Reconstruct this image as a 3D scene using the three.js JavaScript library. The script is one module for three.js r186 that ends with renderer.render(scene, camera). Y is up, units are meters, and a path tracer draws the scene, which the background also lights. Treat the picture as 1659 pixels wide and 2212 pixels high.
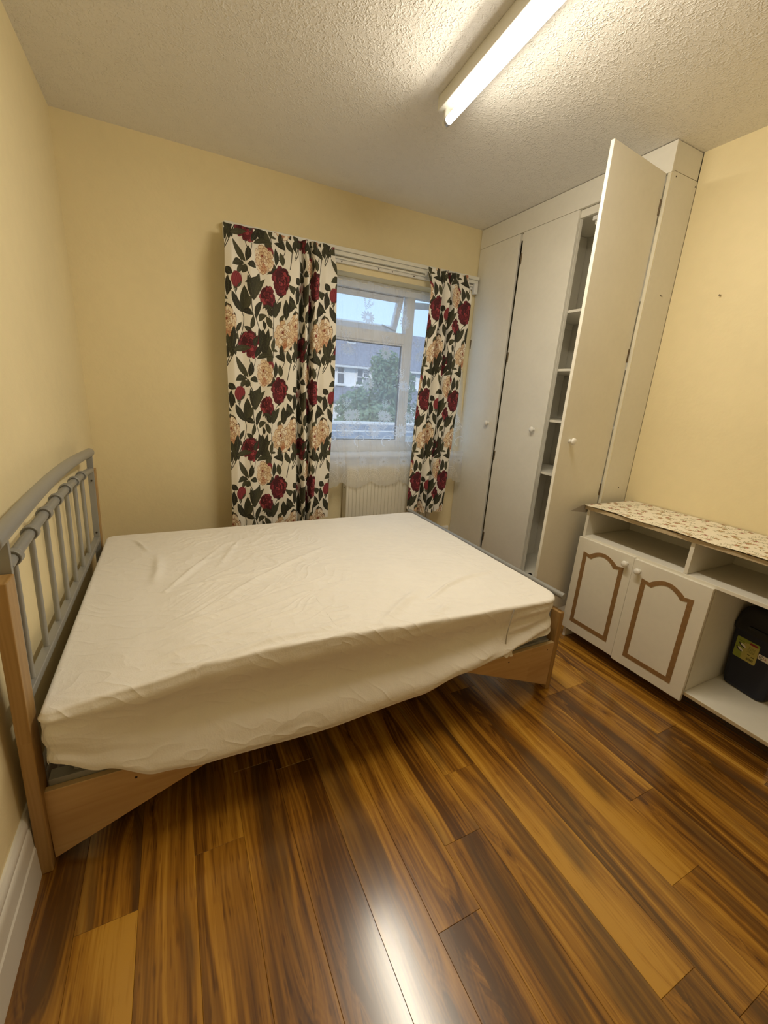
import * as THREE from 'three';
import { RoundedBoxGeometry } from 'three/addons/geometries/RoundedBoxGeometry.js';
import { mergeGeometries as mergeRaw } from 'three/addons/utils/BufferGeometryUtils.js';
import { RectAreaLightUniformsLib } from 'three/addons/lights/RectAreaLightUniformsLib.js';

// ───────────────────────── camera, sky, exposure ─────────────────────────
RectAreaLightUniformsLib.init();
const scene = new THREE.Scene();
const renderer = new THREE.WebGLRenderer({ antialias: true });
renderer.toneMapping = THREE.LinearToneMapping;
renderer.toneMappingExposure = 1.0;
renderer.shadowMap.enabled = true;
const camera = new THREE.PerspectiveCamera(2 * Math.atan(1106 / 898.4) * 180 / Math.PI, 1659 / 2212, 0.02, 200);
{
  const R = new THREE.Vector3(0.89559, 0.06200, 0.44054), U = new THREE.Vector3(0.06967, 0.95847, -0.27654), F = new THREE.Vector3(0.43940, -0.27836, -0.85408);
  camera.quaternion.setFromRotationMatrix(new THREE.Matrix4().makeBasis(R, U, F.clone().negate()));
  camera.position.set(0.4442, 1.3840, 3.0407);
}
scene.background = new THREE.Color().setRGB(0.78, 1.16, 1.68);   // pale clear sky
const sun = new THREE.DirectionalLight(rgbL(1.0, 0.96, 0.9), 2.2);   // low behind this house, on the fronts across the road
sun.name = 'sun'; sun.position.set(-14, 17, 22); sun.target.position.set(6, 0, -12); sun.castShadow = true; sun.shadow.radius = 2;
Object.assign(sun.shadow.camera, { left: -30, right: 30, top: 30, bottom: -30, near: 1, far: 90 }); scene.add(sun, sun.target);
function rgbL(r, g, b) { return new THREE.Color().setRGB(r, g, b); }
const TUBE_LIGHT = new THREE.Color().setRGB(1.0, 0.90, 0.73), TUBE_POWER = 94;

// room measures (metres): back wall z = 0, left wall x = 0
const H = 2.634, W = 2.93, XW = 2.709, ZW = 1.467, ZF = 3.75;

// ───────────────────────── helpers ─────────────────────────
const mergeGeometries = (list) => mergeRaw(list.map((g) => g.index ? g.toNonIndexed() : g));
const taken = {};
const numbered = (n) => { const k = taken[n] = (taken[n] ?? -1) + 1; return k ? n + '_' + String(k).padStart(3, '0') : n; };
function rng(seed) { let s = seed | 0; return () => { s = (s + 0x6d2b79f5) | 0; let t = Math.imul(s ^ (s >>> 15), 1 | s); t = (t + Math.imul(t ^ (t >>> 7), 61 | t)) ^ t; return ((t ^ (t >>> 14)) >>> 0) / 4294967296; }; }
const clamp = (x, a = 0, b = 1) => Math.min(b, Math.max(a, x)), lerp = (a, b, t) => a + (b - a) * t;
const smooth = (a, b, x) => { const t = clamp((x - a) / (b - a)); return t * t * (3 - 2 * t); };
function table(pts, x) { // piecewise smooth lookup
  if (x <= pts[0][0]) return pts[0][1];
  for (let i = 1; i < pts.length; i++) if (x <= pts[i][0]) { const [a, u] = pts[i - 1], [b, v] = pts[i], t = (x - a) / (b - a); return lerp(u, v, t * t * (3 - 2 * t)); }
  return pts[pts.length - 1][1];
}
function hash(x, y, s) { let h = Math.imul(x, 374761393) + Math.imul(y, 668265263) + Math.imul(s, 982451653); h = Math.imul(h ^ (h >>> 13), 1274126177); return ((h ^ (h >>> 16)) >>> 0) / 4294967296; }
function noise(x, y, s = 0, px = 0, py = 0) {
  const xi = Math.floor(x), yi = Math.floor(y), fx = x - xi, fy = y - yi, u = fx * fx * (3 - 2 * fx), v = fy * fy * (3 - 2 * fy);
  const wx = (i) => px ? ((i % px) + px) % px : i, wy = (i) => py ? ((i % py) + py) % py : i;
  return lerp(lerp(hash(wx(xi), wy(yi), s), hash(wx(xi + 1), wy(yi), s), u), lerp(hash(wx(xi), wy(yi + 1), s), hash(wx(xi + 1), wy(yi + 1), s), u), v);
}
function fbm(x, y, s, o = 4) { let a = 0, k = 0.5, n = 0; for (let i = 0; i < o; i++) { a += k * noise(x, y, s + i * 17); n += k; x *= 2.03; y *= 2.03; k *= 0.5; } return a / n; }

function finish(o) { o.castShadow = true; o.receiveShadow = true; return o; }
function part(parent, name, geo, mat, label) { const m = finish(new THREE.Mesh(geo, mat)); m.name = name; if (label) m.userData.label = label; parent.add(m); return m; }
function thing(name, label, category, pos = [0, 0, 0], group) {
  const g = new THREE.Group(); g.name = numbered(name); g.position.set(...pos); g.userData = { label, category }; if (group) g.userData.group = group; scene.add(g); return g;
}
function solo(name, geo, mat, label, category, group) { const m = finish(new THREE.Mesh(geo, mat)); m.name = numbered(name); m.userData = { label, category }; if (group) m.userData.group = group; scene.add(m); return m; }
function struct(name, geo, mat) { const m = finish(new THREE.Mesh(geo, mat)); m.name = name; m.userData = { kind: 'structure' }; scene.add(m); return m; }
// world-projected uv in metres
function boxUV(geo, k = 1, swap = false) {
  const g = geo.index ? geo.toNonIndexed() : geo; const p = g.attributes.position, n = g.attributes.normal, uv = new Float32Array(p.count * 2);
  for (let i = 0; i < p.count; i += 3) {
    let ax = 0, ay = 0, az = 0;
    for (let j = 0; j < 3; j++) { ax += n.getX(i + j); ay += n.getY(i + j); az += n.getZ(i + j); }
    ax = Math.abs(ax); ay = Math.abs(ay); az = Math.abs(az);
    for (let j = 0; j < 3; j++) {
      const x = p.getX(i + j), y = p.getY(i + j), z = p.getZ(i + j); let u, v;
      if (ax >= ay && ax >= az) { u = z; v = y; } else if (ay >= az) { u = x; v = z; } else { u = x; v = y; }
      if (swap) [u, v] = [v, u];
      uv[(i + j) * 2] = u * k; uv[(i + j) * 2 + 1] = v * k;
    }
  }
  g.setAttribute('uv', new THREE.BufferAttribute(uv, 2)); return g;
}
function bx(x0, x1, y0, y1, z0, z1, r = 0.0015, k = 1, swap = false) {
  const w = x1 - x0, h = y1 - y0, d = z1 - z0, rr = Math.min(r, w / 2.2, h / 2.2, d / 2.2);
  const g = rr > 0 ? new RoundedBoxGeometry(w, h, d, 1, rr) : new THREE.BoxGeometry(w, h, d);
  g.translate((x0 + x1) / 2, (y0 + y1) / 2, (z0 + z1) / 2); return boxUV(g, k, swap);
}
function tube(pts, r, seg = 40, rad = 12, closed = false) {
  const c = new THREE.CatmullRomCurve3(pts.map((p) => new THREE.Vector3(...p)), closed); return new THREE.TubeGeometry(c, seg, r, rad, closed);
}
function rod(a, b, r, rad = 14) { // capped cylinder from a to b
  const A = new THREE.Vector3(...a), B = new THREE.Vector3(...b), d = B.clone().sub(A), g = new THREE.CylinderGeometry(r, r, d.length(), rad);
  g.applyQuaternion(new THREE.Quaternion().setFromUnitVectors(new THREE.Vector3(0, 1, 0), d.clone().normalize())); const m = A.add(B).multiplyScalar(0.5); g.translate(m.x, m.y, m.z); return g;
}
function remap(geo, fn, flip = false) {
  const g = geo.index ? geo.toNonIndexed() : geo, p = g.attributes.position;
  for (let i = 0; i < p.count; i++) p.setXYZ(i, ...fn(p.getX(i), p.getY(i), p.getZ(i)));
  if (flip) for (let i = 0; i < p.count; i += 3) for (const at of Object.values(g.attributes)) for (let c = 0; c < at.itemSize; c++) { const a = at.getComponent(i + 1, c), b = at.getComponent(i + 2, c); at.setComponent(i + 1, c, b); at.setComponent(i + 2, c, a); }
  g.computeVertexNormals(); return g;
}
function gridGeo(nu, nv, fn) { // fn(i/nu, j/nv) -> [x,y,z,u,v]
  const pos = [], uv = [], idx = [];
  for (let j = 0; j <= nv; j++) for (let i = 0; i <= nu; i++) { const q = fn(i / nu, j / nv); pos.push(q[0], q[1], q[2]); uv.push(q[3], q[4]); }
  for (let j = 0; j < nv; j++) for (let i = 0; i < nu; i++) { const a = j * (nu + 1) + i, b = a + 1, c = a + nu + 1, d = c + 1; idx.push(a, b, d, a, d, c); }
  const g = new THREE.BufferGeometry(); g.setAttribute('position', new THREE.Float32BufferAttribute(pos, 3)); g.setAttribute('uv', new THREE.Float32BufferAttribute(uv, 2)); g.setIndex(idx); g.computeVertexNormals(); return g;
}
function dataTex(w, h, fn, srgb = false) {
  const d = new Uint8Array(w * h * 4);
  for (let y = 0; y < h; y++) for (let x = 0; x < w; x++) { const c = fn(x, y), i = (y * w + x) * 4; if (typeof c === 'number') d[i] = d[i + 1] = d[i + 2] = clamp(c, 0, 1) * 255; else { d[i] = clamp(c[0]) * 255; d[i + 1] = clamp(c[1]) * 255; d[i + 2] = clamp(c[2]) * 255; } d[i + 3] = 255; }
  const t = new THREE.DataTexture(d, w, h); t.magFilter = THREE.LinearFilter; t.minFilter = THREE.LinearMipmapLinearFilter; t.generateMipmaps = true; t.wrapS = t.wrapT = THREE.RepeatWrapping; if (srgb) t.colorSpace = THREE.SRGBColorSpace; t.needsUpdate = true; return t;
}
function canvasTex(w, h, draw, srgb = true) {
  const c = document.createElement('canvas'); c.width = w; c.height = h; draw(c.getContext('2d'), w, h);
  const t = new THREE.CanvasTexture(c); t.wrapS = t.wrapT = THREE.RepeatWrapping; if (srgb) t.colorSpace = THREE.SRGBColorSpace; return t;
}
const rep = (t, u, v) => { const c = t.clone(); c.repeat.set(u, v); c.needsUpdate = true; return c; };
const std = (o) => new THREE.MeshStandardMaterial(o), phys = (o) => new THREE.MeshPhysicalMaterial(o);
const rgb = (r, g, b) => new THREE.Color().setRGB(r, g, b);

// ───────────────────────── textures ─────────────────────────
const hx = (s) => [1, 3, 5].map((i) => parseInt(s.slice(i, i + 2), 16) / 255);
const mix3 = (a, b, t) => [lerp(a[0], b[0], t), lerp(a[1], b[1], t), lerp(a[2], b[2], t)];
// laminate boards: 16 boards lie above one another in one sheet, 1.434 m long, 0.1434 m wide each
const ROWS = 16, TS = 2048;
const floorTex = (() => {
  const pal = [hx('#5a3812'), hx('#7b5019'), hx('#986822'), hx('#af7c2a'), hx('#c49237')], smoke = hx('#5b4024'), R = rng(77), row = [];
  for (let k = 0; k < ROWS; k++) {
    const kn = []; for (let i = 0; i < 1 + Math.floor(R() * 3); i++) kn.push([R() * 1.4, 0.02 + R() * 0.1, 0.012 + R() * 0.016]);
    row.push({ bias: -0.01 + R() * 0.1, s: Math.floor(R() * 9000), tilt: (R() - 0.5) * 0.05, streak: 0.7 + R() * 0.6, kn });
  }
  const per = TS / ROWS;
  return dataTex(TS, TS, (px, py) => {
    const k = Math.floor(py / per), r = row[k]; let u = px / TS * 1.434, v = (py % per) / per * 0.1434;
    let dark = 0, uu = u, vv = v + r.tilt * u;
    for (const [a, b, s] of r.kn) { const dx = (u - a) / 3.2, dy = v - b, d = Math.hypot(dx, dy), e = Math.exp(-(d * d) / (s * s * 2.2)); vv += Math.sign(dy || 1) * e * s * 1.3; uu += e * 0.06; dark = Math.max(dark, Math.exp(-(d * d) / (s * s * 0.22)) * 0.5 + e * (0.5 + 0.5 * Math.sin(d * 900)) * 0.16); }
    const warp = fbm(uu * 1.6, vv * 7, r.s, 3) - 0.5;
    const q = vv + warp * 0.075;
    const broad = fbm(uu * 0.55, q * 21, r.s + 31, 3);           // heartwood and sapwood bands
    const ring = 0.5 + 0.5 * Math.sin((q * 260 + fbm(uu * 1.7, vv * 16, r.s + 5, 3) * 22) * r.streak), mid = noise(uu * 3.5, q * 150, r.s + 61);
    const fine = noise(uu * 8, (vv + warp * 0.02) * 420, r.s + 71), pore = noise(uu * 22, (vv + warp * 0.02) * 380, r.s + 91);
    let t = (broad - 0.5) * 1.6 + 0.47 + r.bias + (ring - 0.5) * 0.2 + (mid - 0.5) * 0.32 + (fine - 0.5) * 0.26;
    const sm = smooth(0.54, 0.74, fbm(uu * 1.9 + 7, q * 13, r.s + 131, 4)) * (0.3 + 0.5 * noise(uu * 5, q * 120, r.s + 9));
    t -= pore > 0.72 ? (pore - 0.72) * 1.1 : 0; t -= dark;
    const x = clamp(t) * (pal.length - 1), i = Math.min(pal.length - 2, Math.floor(x)); return mix3(mix3(pal[i], pal[i + 1], x - i), smoke, sm);
  }, true);
})();
const beechTex = dataTex(512, 512, (x, y) => { // pale wood, grain along v
  const u = x / 512, v = y / 512, w = fbm(u * 3, v * 1.2, 3, 3), g = noise((u + w * 0.05) * 120, v * 3, 5) * 0.5 + noise((u + w * 0.12) * 32, v * 1.5, 9) * 0.5;
  return mix3(hx('#997540'), hx('#bb9762'), clamp(g * 0.9 + w * 0.35 - 0.1));
}, true);
const plyTex = dataTex(512, 512, (x, y) => { // plywood face, grain along u
  const u = x / 512, v = y / 512, w = fbm(u * 1.5, v * 4, 13, 3), g = noise(u * 6, (v + w * 0.06) * 90, 15) * 0.45 + noise(u * 2, (v + w * 0.3) * 14, 19) * 0.55;
  return mix3(hx('#b8925f'), hx('#d3b07d'), clamp(g * 0.8 + w * 0.4 - 0.1));
}, true);
const artexTex = dataTex(1024, 1024, (x, y) => { // stippled plaster, 0.64 m a side
  const u = x / 1024, v = y / 1024, wx = noise(u * 20, v * 20, 41, 20, 20) * 0.03, wy = noise(u * 20, v * 20, 43, 20, 20) * 0.03;
  const a = noise((u + wx) * 56, (v + wy) * 56, 21, 56, 56), b = noise((u + wy) * 104, (v + wx) * 104, 25, 104, 104), c = noise(u * 11, v * 11, 29, 11, 11);
  return 0.25 + 0.55 * smooth(0.52, 0.82, a) * (0.45 + 0.75 * c) + 0.3 * smooth(0.55, 0.85, b) * (0.4 + 0.6 * c) + 0.06 * noise(u * 220, v * 220, 33, 220, 220);
});
const plasterTex = dataTex(512, 512, (x, y) => { const u = x / 512, v = y / 512; return 0.5 * noise(u * 48, v * 48, 51, 48, 48) + 0.3 * noise(u * 12, v * 12, 53, 12, 12) + 0.2 * noise(u * 150, v * 150, 55, 150, 150); });
const mottle = (base, amp, s, n = 6) => dataTex(256, 256, (x, y) => { const u = x / 256, v = y / 256, f = 1 + amp * ((noise(u * n, v * n, s, n, n) - 0.5) * 1.2 + (noise(u * n * 6, v * n * 6, s + 3, n * 6, n * 6) - 0.5) * 0.8); return [base[0] * f, base[1] * f, base[2] * f]; }, true);
const weaveTex = dataTex(256, 256, (x, y) => 0.5 + 0.25 * Math.sin(x / 256 * Math.PI * 2 * 64) * Math.sin(y / 256 * Math.PI * 2 * 64) + 0.3 * (noise(x / 8, y / 8, 61, 32, 32) - 0.5));
const crumpleTex = dataTex(1024, 1024, (x, y) => { // soft creasing of thin cotton
  const u = x / 1024, v = y / 1024, w = fbm(u * 4, v * 4, 65, 3) * 1.6; const a = Math.abs(noise((u + v * 0.6) * 9 + w, (v - u * 0.5) * 26 + w * 2, 67) - 0.5) * 2, b = Math.abs(noise(u * 40 + w * 3, v * 30 + w, 69) - 0.5) * 2;
  return 0.65 * (1 - Math.pow(1 - a, 3)) + 0.2 * b + 0.1 * noise(u * 300, v * 300, 70);
});

// printed curtain cotton: peonies on cream, one repeat is 0.43 m wide and 0.67 m high
const curtainTex = canvasTex(1020, 1560, (c, w, h) => {
  const k = w / 850; c.fillStyle = '#ece7da'; c.fillRect(0, 0, w, h);
  const leafTones = ['#302f22', '#3a3928', '#45432f', '#29271c'];
  function leaf(x0, y0, x1, y1, wd, bend = 0.2, tone = 0) {
    wd *= 1.3;
    const dx = x1 - x0, dy = y1 - y0, L = Math.hypot(dx, dy), nx = -dy / L, ny = dx / L, mx = (x0 + x1) / 2 + nx * bend * L, my = (y0 + y1) / 2 + ny * bend * L;
    c.fillStyle = leafTones[tone % 4]; c.beginPath(); c.moveTo(x0, y0);
    c.bezierCurveTo(lerp(x0, mx, 0.7) + nx * wd * 0.75, lerp(y0, my, 0.7) + ny * wd * 0.75, lerp(mx, x1, 0.4) + nx * wd * 0.5, lerp(my, y1, 0.4) + ny * wd * 0.5, x1, y1);
    c.bezierCurveTo(lerp(mx, x1, 0.4) - nx * wd * 0.5, lerp(my, y1, 0.4) - ny * wd * 0.5, lerp(x0, mx, 0.7) - nx * wd * 0.75, lerp(y0, my, 0.7) - ny * wd * 0.75, x0, y0); c.fill();
    c.strokeStyle = '#5b5d40'; c.lineWidth = 2.4; c.beginPath(); c.moveTo(x0, y0); c.quadraticCurveTo(mx, my, x1, y1); c.stroke();
    c.lineWidth = 1.2; for (let i = 1; i < 6; i++) { const t = i / 6.5, px = lerp(lerp(x0, mx, t), lerp(mx, x1, t), t), py = lerp(lerp(y0, my, t), lerp(my, y1, t), t), q = wd * 0.36 * Math.sin(Math.PI * (0.2 + t * 0.75)); for (const s of [-1, 1]) { c.beginPath(); c.moveTo(px, py); c.lineTo(px + dx / L * q + nx * s * q, py + dy / L * q + ny * s * q); c.stroke(); } }
  }
  function stem(pts, lw = 8) { c.strokeStyle = '#2d2c1d'; c.lineWidth = lw; c.lineCap = 'round'; c.beginPath(); c.moveTo(...pts[0]); for (let i = 1; i + 1 < pts.length; i += 2) c.quadraticCurveTo(...pts[i], ...pts[i + 1]); c.stroke(); }
  function petal(x, y, a, len, wd, fill, line) { c.save(); c.translate(x, y); c.rotate(a); c.fillStyle = fill; c.strokeStyle = line; c.lineWidth = 2.6; c.beginPath(); c.moveTo(0, 0); c.bezierCurveTo(-wd, len * 0.25, -wd * 0.9, len, -wd * 0.15, len * 0.95); c.quadraticCurveTo(0, len * 0.86, wd * 0.2, len); c.bezierCurveTo(wd * 0.95, len * 0.95, wd, len * 0.3, 0, 0); c.fill(); c.stroke(); c.restore(); }
  function peony(x, y, rx, ry, kind, seed) {
    const R = rng(seed), red = kind === 'red', tones = red ? ['#4b141c', '#6b1f28', '#86303a', '#9a3d44', '#5a1922', '#792833'] : ['#d3b893', '#e5d3b3', '#ecdec4', '#dcc5a2', '#f1e7d2', '#e2cda9'], line = red ? '#2f0b12' : '#8d5238';
    c.save(); c.translate(x, y); c.scale(rx / 100, ry / 100);
    for (const [n, r, len, wd] of [[13, 46, 58, 36], [11, 30, 52, 34], [9, 15, 44, 28], [7, 2, 34, 22]]) for (let i = 0; i < n; i++) { const a = i / n * Math.PI * 2 + R() * 0.5; petal(-Math.sin(a) * r, Math.cos(a) * r, a + (R() - 0.5) * 0.5, len * (0.8 + R() * 0.4), wd * (0.8 + R() * 0.4), tones[Math.floor(R() * 6)], line); }
    for (let i = 0; i < 9; i++) petal((R() - 0.5) * 40, (R() - 0.6) * 46, R() * 6.3, 26, 14, tones[Math.floor(R() * 6)], line);
    if (!red) { c.globalAlpha = 0.38; for (let i = 0; i < 5; i++) petal(-30 + R() * 70, 20 + R() * 40, (R() - 0.5) * 1.6, 38, 17, '#b56f4c', line); c.globalAlpha = 1; c.fillStyle = '#8a4a34'; c.beginPath(); c.ellipse(-14, -24, 13, 10, 0, 0, 7); c.fill(); }
    c.restore();
  }
  function side(x, y, rx, ry, seed) { // peony seen from the side with sepals below
    peony(x, y - ry * 0.06, rx, ry * 0.9, 'red', seed); c.save(); c.restore(); for (const a of [-0.9, -0.3, 0.4, 1]) leaf(x, y + ry * 0.5, x + Math.sin(a) * rx * 0.9, y + ry * 0.62 + Math.cos(a) * ry * 0.4, 20, 0.1, 0);
  }
  function bud(x, y, rx, ry) { c.fillStyle = '#8c333a'; c.beginPath(); c.ellipse(x, y, rx, ry, 0.15, 0, 7); c.fill(); c.strokeStyle = '#4a131b'; c.lineWidth = 3; for (const o of [-0.5, 0, 0.5]) { c.beginPath(); c.ellipse(x + o * rx * 0.6, y, rx * 0.5, ry * 0.95, 0.15 + o * 0.3, 0, 7); c.stroke(); } leaf(x + 8, y + ry * 0.9, x + rx * 0.9, y + ry * 0.1, 22, 0.15, 1); leaf(x, y + ry * 0.95, x - rx * 0.6, y + ry * 1.25, 18, 0.3, 1); }
  function tile() {
    stem([[0, 560], [20, 480], [70, 400], [150, 300], [210, 170]], 9); stem([[340, 470], [330, 540], [300, 600], [270, 520], [260, 450]], 7); stem([[330, 1300], [280, 1100], [330, 940], [270, 760], [160, 620]], 9);
    stem([[100, 980], [180, 1180], [215, 1300], [215, 1420], [160, 1560]], 7); stem([[570, 1300], [560, 1150], [680, 1000]], 8); stem([[570, 1300], [560, 1500], [570, 1740], [640, 1860]], 8); stem([[0, 1880], [110, 1700], [150, 1560], [120, 1420], [40, 1220]], 9);
    stem([[340, 1260], [440, 1500], [480, 1750]], 9); stem([[640, 620], [720, 560], [735, 480], [740, 380], [700, 290]], 7); stem([[780, 700], [800, 560], [830, 440]], 9); stem([[500, 1200], [530, 1330], [560, 1400]], 6);
    const L = [[60, 390, 95, 110, 62, 0.05], [55, 385, 15, 200, 46, -0.1], [80, 395, 290, 345, 62, -0.12], [330, 450, 420, 290, 56, 0.1], [410, 320, 440, 110, 66, 0.1], [360, 470, 560, 420, 52, -0.25], [570, 380, 590, 200, 46, -0.15], [740, 480, 600, 420, 56, 0.35], [735, 470, 690, 270, 46, -0.2], [830, 500, 770, 340, 54, -0.15],
      [250, 700, 105, 455, 62, -0.08], [260, 690, 290, 510, 58, 0.12], [270, 720, 370, 750, 60, -0.4], [230, 720, 90, 750, 64, 0.4], [250, 740, 150, 830, 50, 0.25], [10, 780, 90, 850, 66, 0.2], [330, 1110, 270, 830, 62, 0.02], [340, 1100, 410, 790, 78, -0.06], [345, 1090, 470, 850, 56, -0.15], [20, 880, 20, 1090, 62, -0.2],
      [210, 1250, 80, 1030, 70, -0.1], [220, 1240, 230, 950, 84, 0.05], [240, 1230, 310, 1050, 56, -0.1], [200, 1230, 320, 1270, 60, -0.3], [360, 1300, 440, 1090, 56, -0.2], [290, 1430, 320, 1270, 44, 0.15], [400, 1330, 490, 1250, 56, -0.45], [460, 1420, 440, 1310, 34, 0.2], [570, 1280, 560, 1010, 62, 0.12], [590, 1270, 680, 1060, 62, -0.1], [540, 1400, 480, 1260, 56, 0.1],
      [780, 1190, 780, 990, 70, 0.35], [740, 1280, 735, 1040, 66, 0.05], [760, 1310, 850, 1400, 30, -0.3], [80, 1240, 0, 1170, 30, 0.2], [110, 1460, 10, 1190, 34, 0.15], [130, 1480, 190, 1360, 40, -0.1], [60, 1780, 85, 1430, 66, -0.05], [140, 1560, 90, 1490, 50, 0.1], [460, 1730, 390, 1400, 84, 0.05], [480, 1720, 510, 1400, 62, -0.06], [490, 1600, 560, 1480, 36, -0.2], [520, 1900, 510, 1590, 66, 0.08], [690, 780, 490, 800, 50, 0.35], [600, 690, 610, 480, 54, 0.1], [830, 960, 790, 880, 58, 0.3], [640, 1660, 560, 1660, 26, 0.2], [820, 1640, 720, 1500, 50, 0.2]];
    const Q = rng(404); for (let i = 0; i < 18; i++) { const x = Q() * 850, y = 300 + Q() * 1300, a = -1.57 + (Q() - 0.5) * 2.6, l = 90 + Q() * 90; leaf(x, y, x + Math.cos(a) * l, y + Math.sin(a) * l, 34 + Q() * 26, (Q() - 0.5) * 0.6, i); }
    L.forEach((l, i) => leaf(...l, i));
    peony(462, 640, 104, 158, 'cream', 11); peony(668, 840, 112, 162, 'red', 12); side(500, 1060, 92, 142, 13); bud(140, 900, 66, 90); peony(722, 1468, 128, 182, 'cream', 14); peony(275, 1600, 122, 160, 'red', 15); peony(26, 1380, 92, 172, 'cream', 16); bud(535, 1850, 44, 64);
    leaf(150, 985, 130, 1040, 20, 0.2, 1); leaf(380, 1500, 330, 1640, 50, 0.2, 0);
  }
  for (const dy of [-1300, 0, 1300]) for (const dx of [-850, 0, 850]) { c.save(); c.scale(k, k); c.translate(dx, dy - 300); tile(); c.restore(); }
});
curtainTex.repeat.set(1, 1);

// net curtain: threads, daisies, fern sprays and a lace border (opacity of the cloth)
const NET = { x0: 1.08, x1: 2.672, y0: 0.655, y1: 2.135 };
const netTex = canvasTex(2048, 2048, (c, w, h) => {
  const S = w / (NET.x1 - NET.x0 + 0.25); const SY = h / (NET.y1 - NET.y0);   // cloth is gathered, so the print is wider than the span
  const g = (a) => { const v = Math.round(clamp(a) * 255); return `rgb(${v},${v},${v})`; };
  c.fillStyle = g(0.32); c.fillRect(0, 0, w, h); const R = rng(5);
  for (let i = 0; i < 2600; i++) { c.fillStyle = g(0.28 + R() * 0.07); c.fillRect(R() * w, R() * h, 2 + R() * 3, 8 + R() * 40); }
  const motif = (x, y, fn, s = 1, a = 0) => { c.save(); c.translate((x) * S, (NET.y1 - y) * SY); c.rotate(a); c.scale(S * s, SY * s); fn(); c.restore(); };
  const daisy = () => { c.fillStyle = g(0.8); for (let i = 0; i < 13; i++) { c.save(); c.rotate(i / 13 * 6.283); c.beginPath(); c.ellipse(0, -0.034, 0.0075, 0.022, 0, 0, 7); c.fill(); c.restore(); } c.fillStyle = g(0.5); c.beginPath(); c.arc(0, 0, 0.01, 0, 7); c.fill(); };
  const fern = () => { c.strokeStyle = g(0.72); c.lineWidth = 0.004; c.fillStyle = g(0.78); for (const a of [-0.5, 0.1, 0.6]) { c.save(); c.rotate(a); c.beginPath(); c.moveTo(0, 0); c.lineTo(0, -0.1); c.stroke(); for (let i = 0; i < 5; i++) for (const s of [-1, 1]) { c.save(); c.translate(0, -0.03 - i * 0.017); c.rotate(s * 0.8); c.beginPath(); c.ellipse(0, -0.009, 0.0035, 0.009, 0, 0, 7); c.fill(); c.restore(); } c.restore(); } };
  const scroll = (s) => () => { c.strokeStyle = g(0.85); c.lineWidth = 0.007; c.beginPath(); for (let i = 0; i < 40; i++) { const t = i / 39 * 5.5, r = 0.008 + 0.009 * t; c.lineTo(s * Math.cos(t) * r, -Math.sin(t) * r); } c.stroke(); };
  for (let i = 0; i < 5; i++) for (let j = 0; j < 4; j++) { const x = 0.1 + i * 0.36 + (j % 2) * 0.18, y = 1.9 - j * 0.235; if (x > 1.85) continue; motif(x, y, daisy, 0.95, i + j); motif(x - 0.02, y + 0.05, fern, 0.75, (i % 3 - 1) * 0.3); }
  for (let i = 0; i < 7; i++) { const x = 0.06 + i * 0.27; motif(x, 1.09, daisy, 1.1, i); motif(x + 0.09, 1.2, daisy, 0.8, i * 2); motif(x + 0.06, 1.08, fern, 0.9, 0.4); motif(x - 0.05, 1.1, scroll(1), 1, 0); motif(x + 0.11, 1.16, scroll(-1), 0.8, 0.6); motif(x + 0.14, 1.02, scroll(1), 1.1, 1.2); }
  // border
  const yb = (y) => (NET.y1 - y) * SY; c.fillStyle = g(0.66); c.fillRect(0, yb(0.93), w, h);
  for (let i = 0; i < 9; i++) { const x = (0.02 + i * 0.21); for (const r of [0.1, 0.085, 0.055]) { c.strokeStyle = g(0.86); c.lineWidth = 7; c.beginPath(); c.ellipse(x * S, yb(0.70), r * S, r * SY, 0, Math.PI, 0); c.stroke(); } for (let a = 0.15; a < 3; a += 0.26) { c.strokeStyle = g(0.8); c.lineWidth = 6; c.beginPath(); c.moveTo(x * S + Math.cos(a) * 0.03 * S, yb(0.70) - Math.sin(a) * 0.03 * SY); c.lineTo(x * S + Math.cos(a) * 0.1 * S, yb(0.70) - Math.sin(a) * 0.1 * SY); c.stroke(); } motif(x + 0.1, 0.85, daisy, 0.8, i); }
  c.fillStyle = g(0.75); c.fillRect(0, yb(0.93), w, 6); c.fillStyle = g(0.7); c.fillRect(0, 0, w, 70); // gathered heading
}, false);
netTex.wrapS = netTex.wrapT = THREE.ClampToEdgeWrapping;
// sprigged wipe-clean cloth, 0.3 m repeat
const sprigTex = canvasTex(768, 768, (c, w, h) => {
  c.fillStyle = '#f4eddb'; c.fillRect(0, 0, w, h); const R = rng(31);
  for (let i = 0; i < 74; i++) {
    const x = R() * w, y = R() * h, kind = R(), s = 1.0 + R() * 0.6, a0 = R() * 6.3;
    for (const dx of [-w, 0, w]) for (const dy of [-h, 0, h]) {
      c.save(); c.translate(x + dx, y + dy); c.rotate(a0); c.scale(s, s);
      if (kind < 0.45) { c.fillStyle = kind < 0.16 ? '#a83f45' : kind < 0.3 ? '#a06238' : '#b98f5c'; for (let k = 0; k < 5; k++) { c.beginPath(); c.ellipse(Math.cos(k * 1.257) * 11, Math.sin(k * 1.257) * 11, 10, 7, k * 1.257, 0, 7); c.fill(); } c.fillStyle = '#d9c48c'; c.beginPath(); c.arc(0, 0, 5, 0, 7); c.fill(); }
      c.fillStyle = kind > 0.7 ? '#7d7c4e' : '#98905e'; for (let k = 0; k < 4; k++) { c.save(); c.rotate(k * 1.4 + 0.5); c.beginPath(); c.ellipse(22, 0, 11, 4, 0.3, 0, 7); c.fill(); c.restore(); }
      c.strokeStyle = '#7d7445'; c.lineWidth = 3; c.beginPath(); c.moveTo(-26, 8); c.quadraticCurveTo(0, -10, 30, 12); c.stroke(); c.restore();
    }
  }
});

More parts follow.
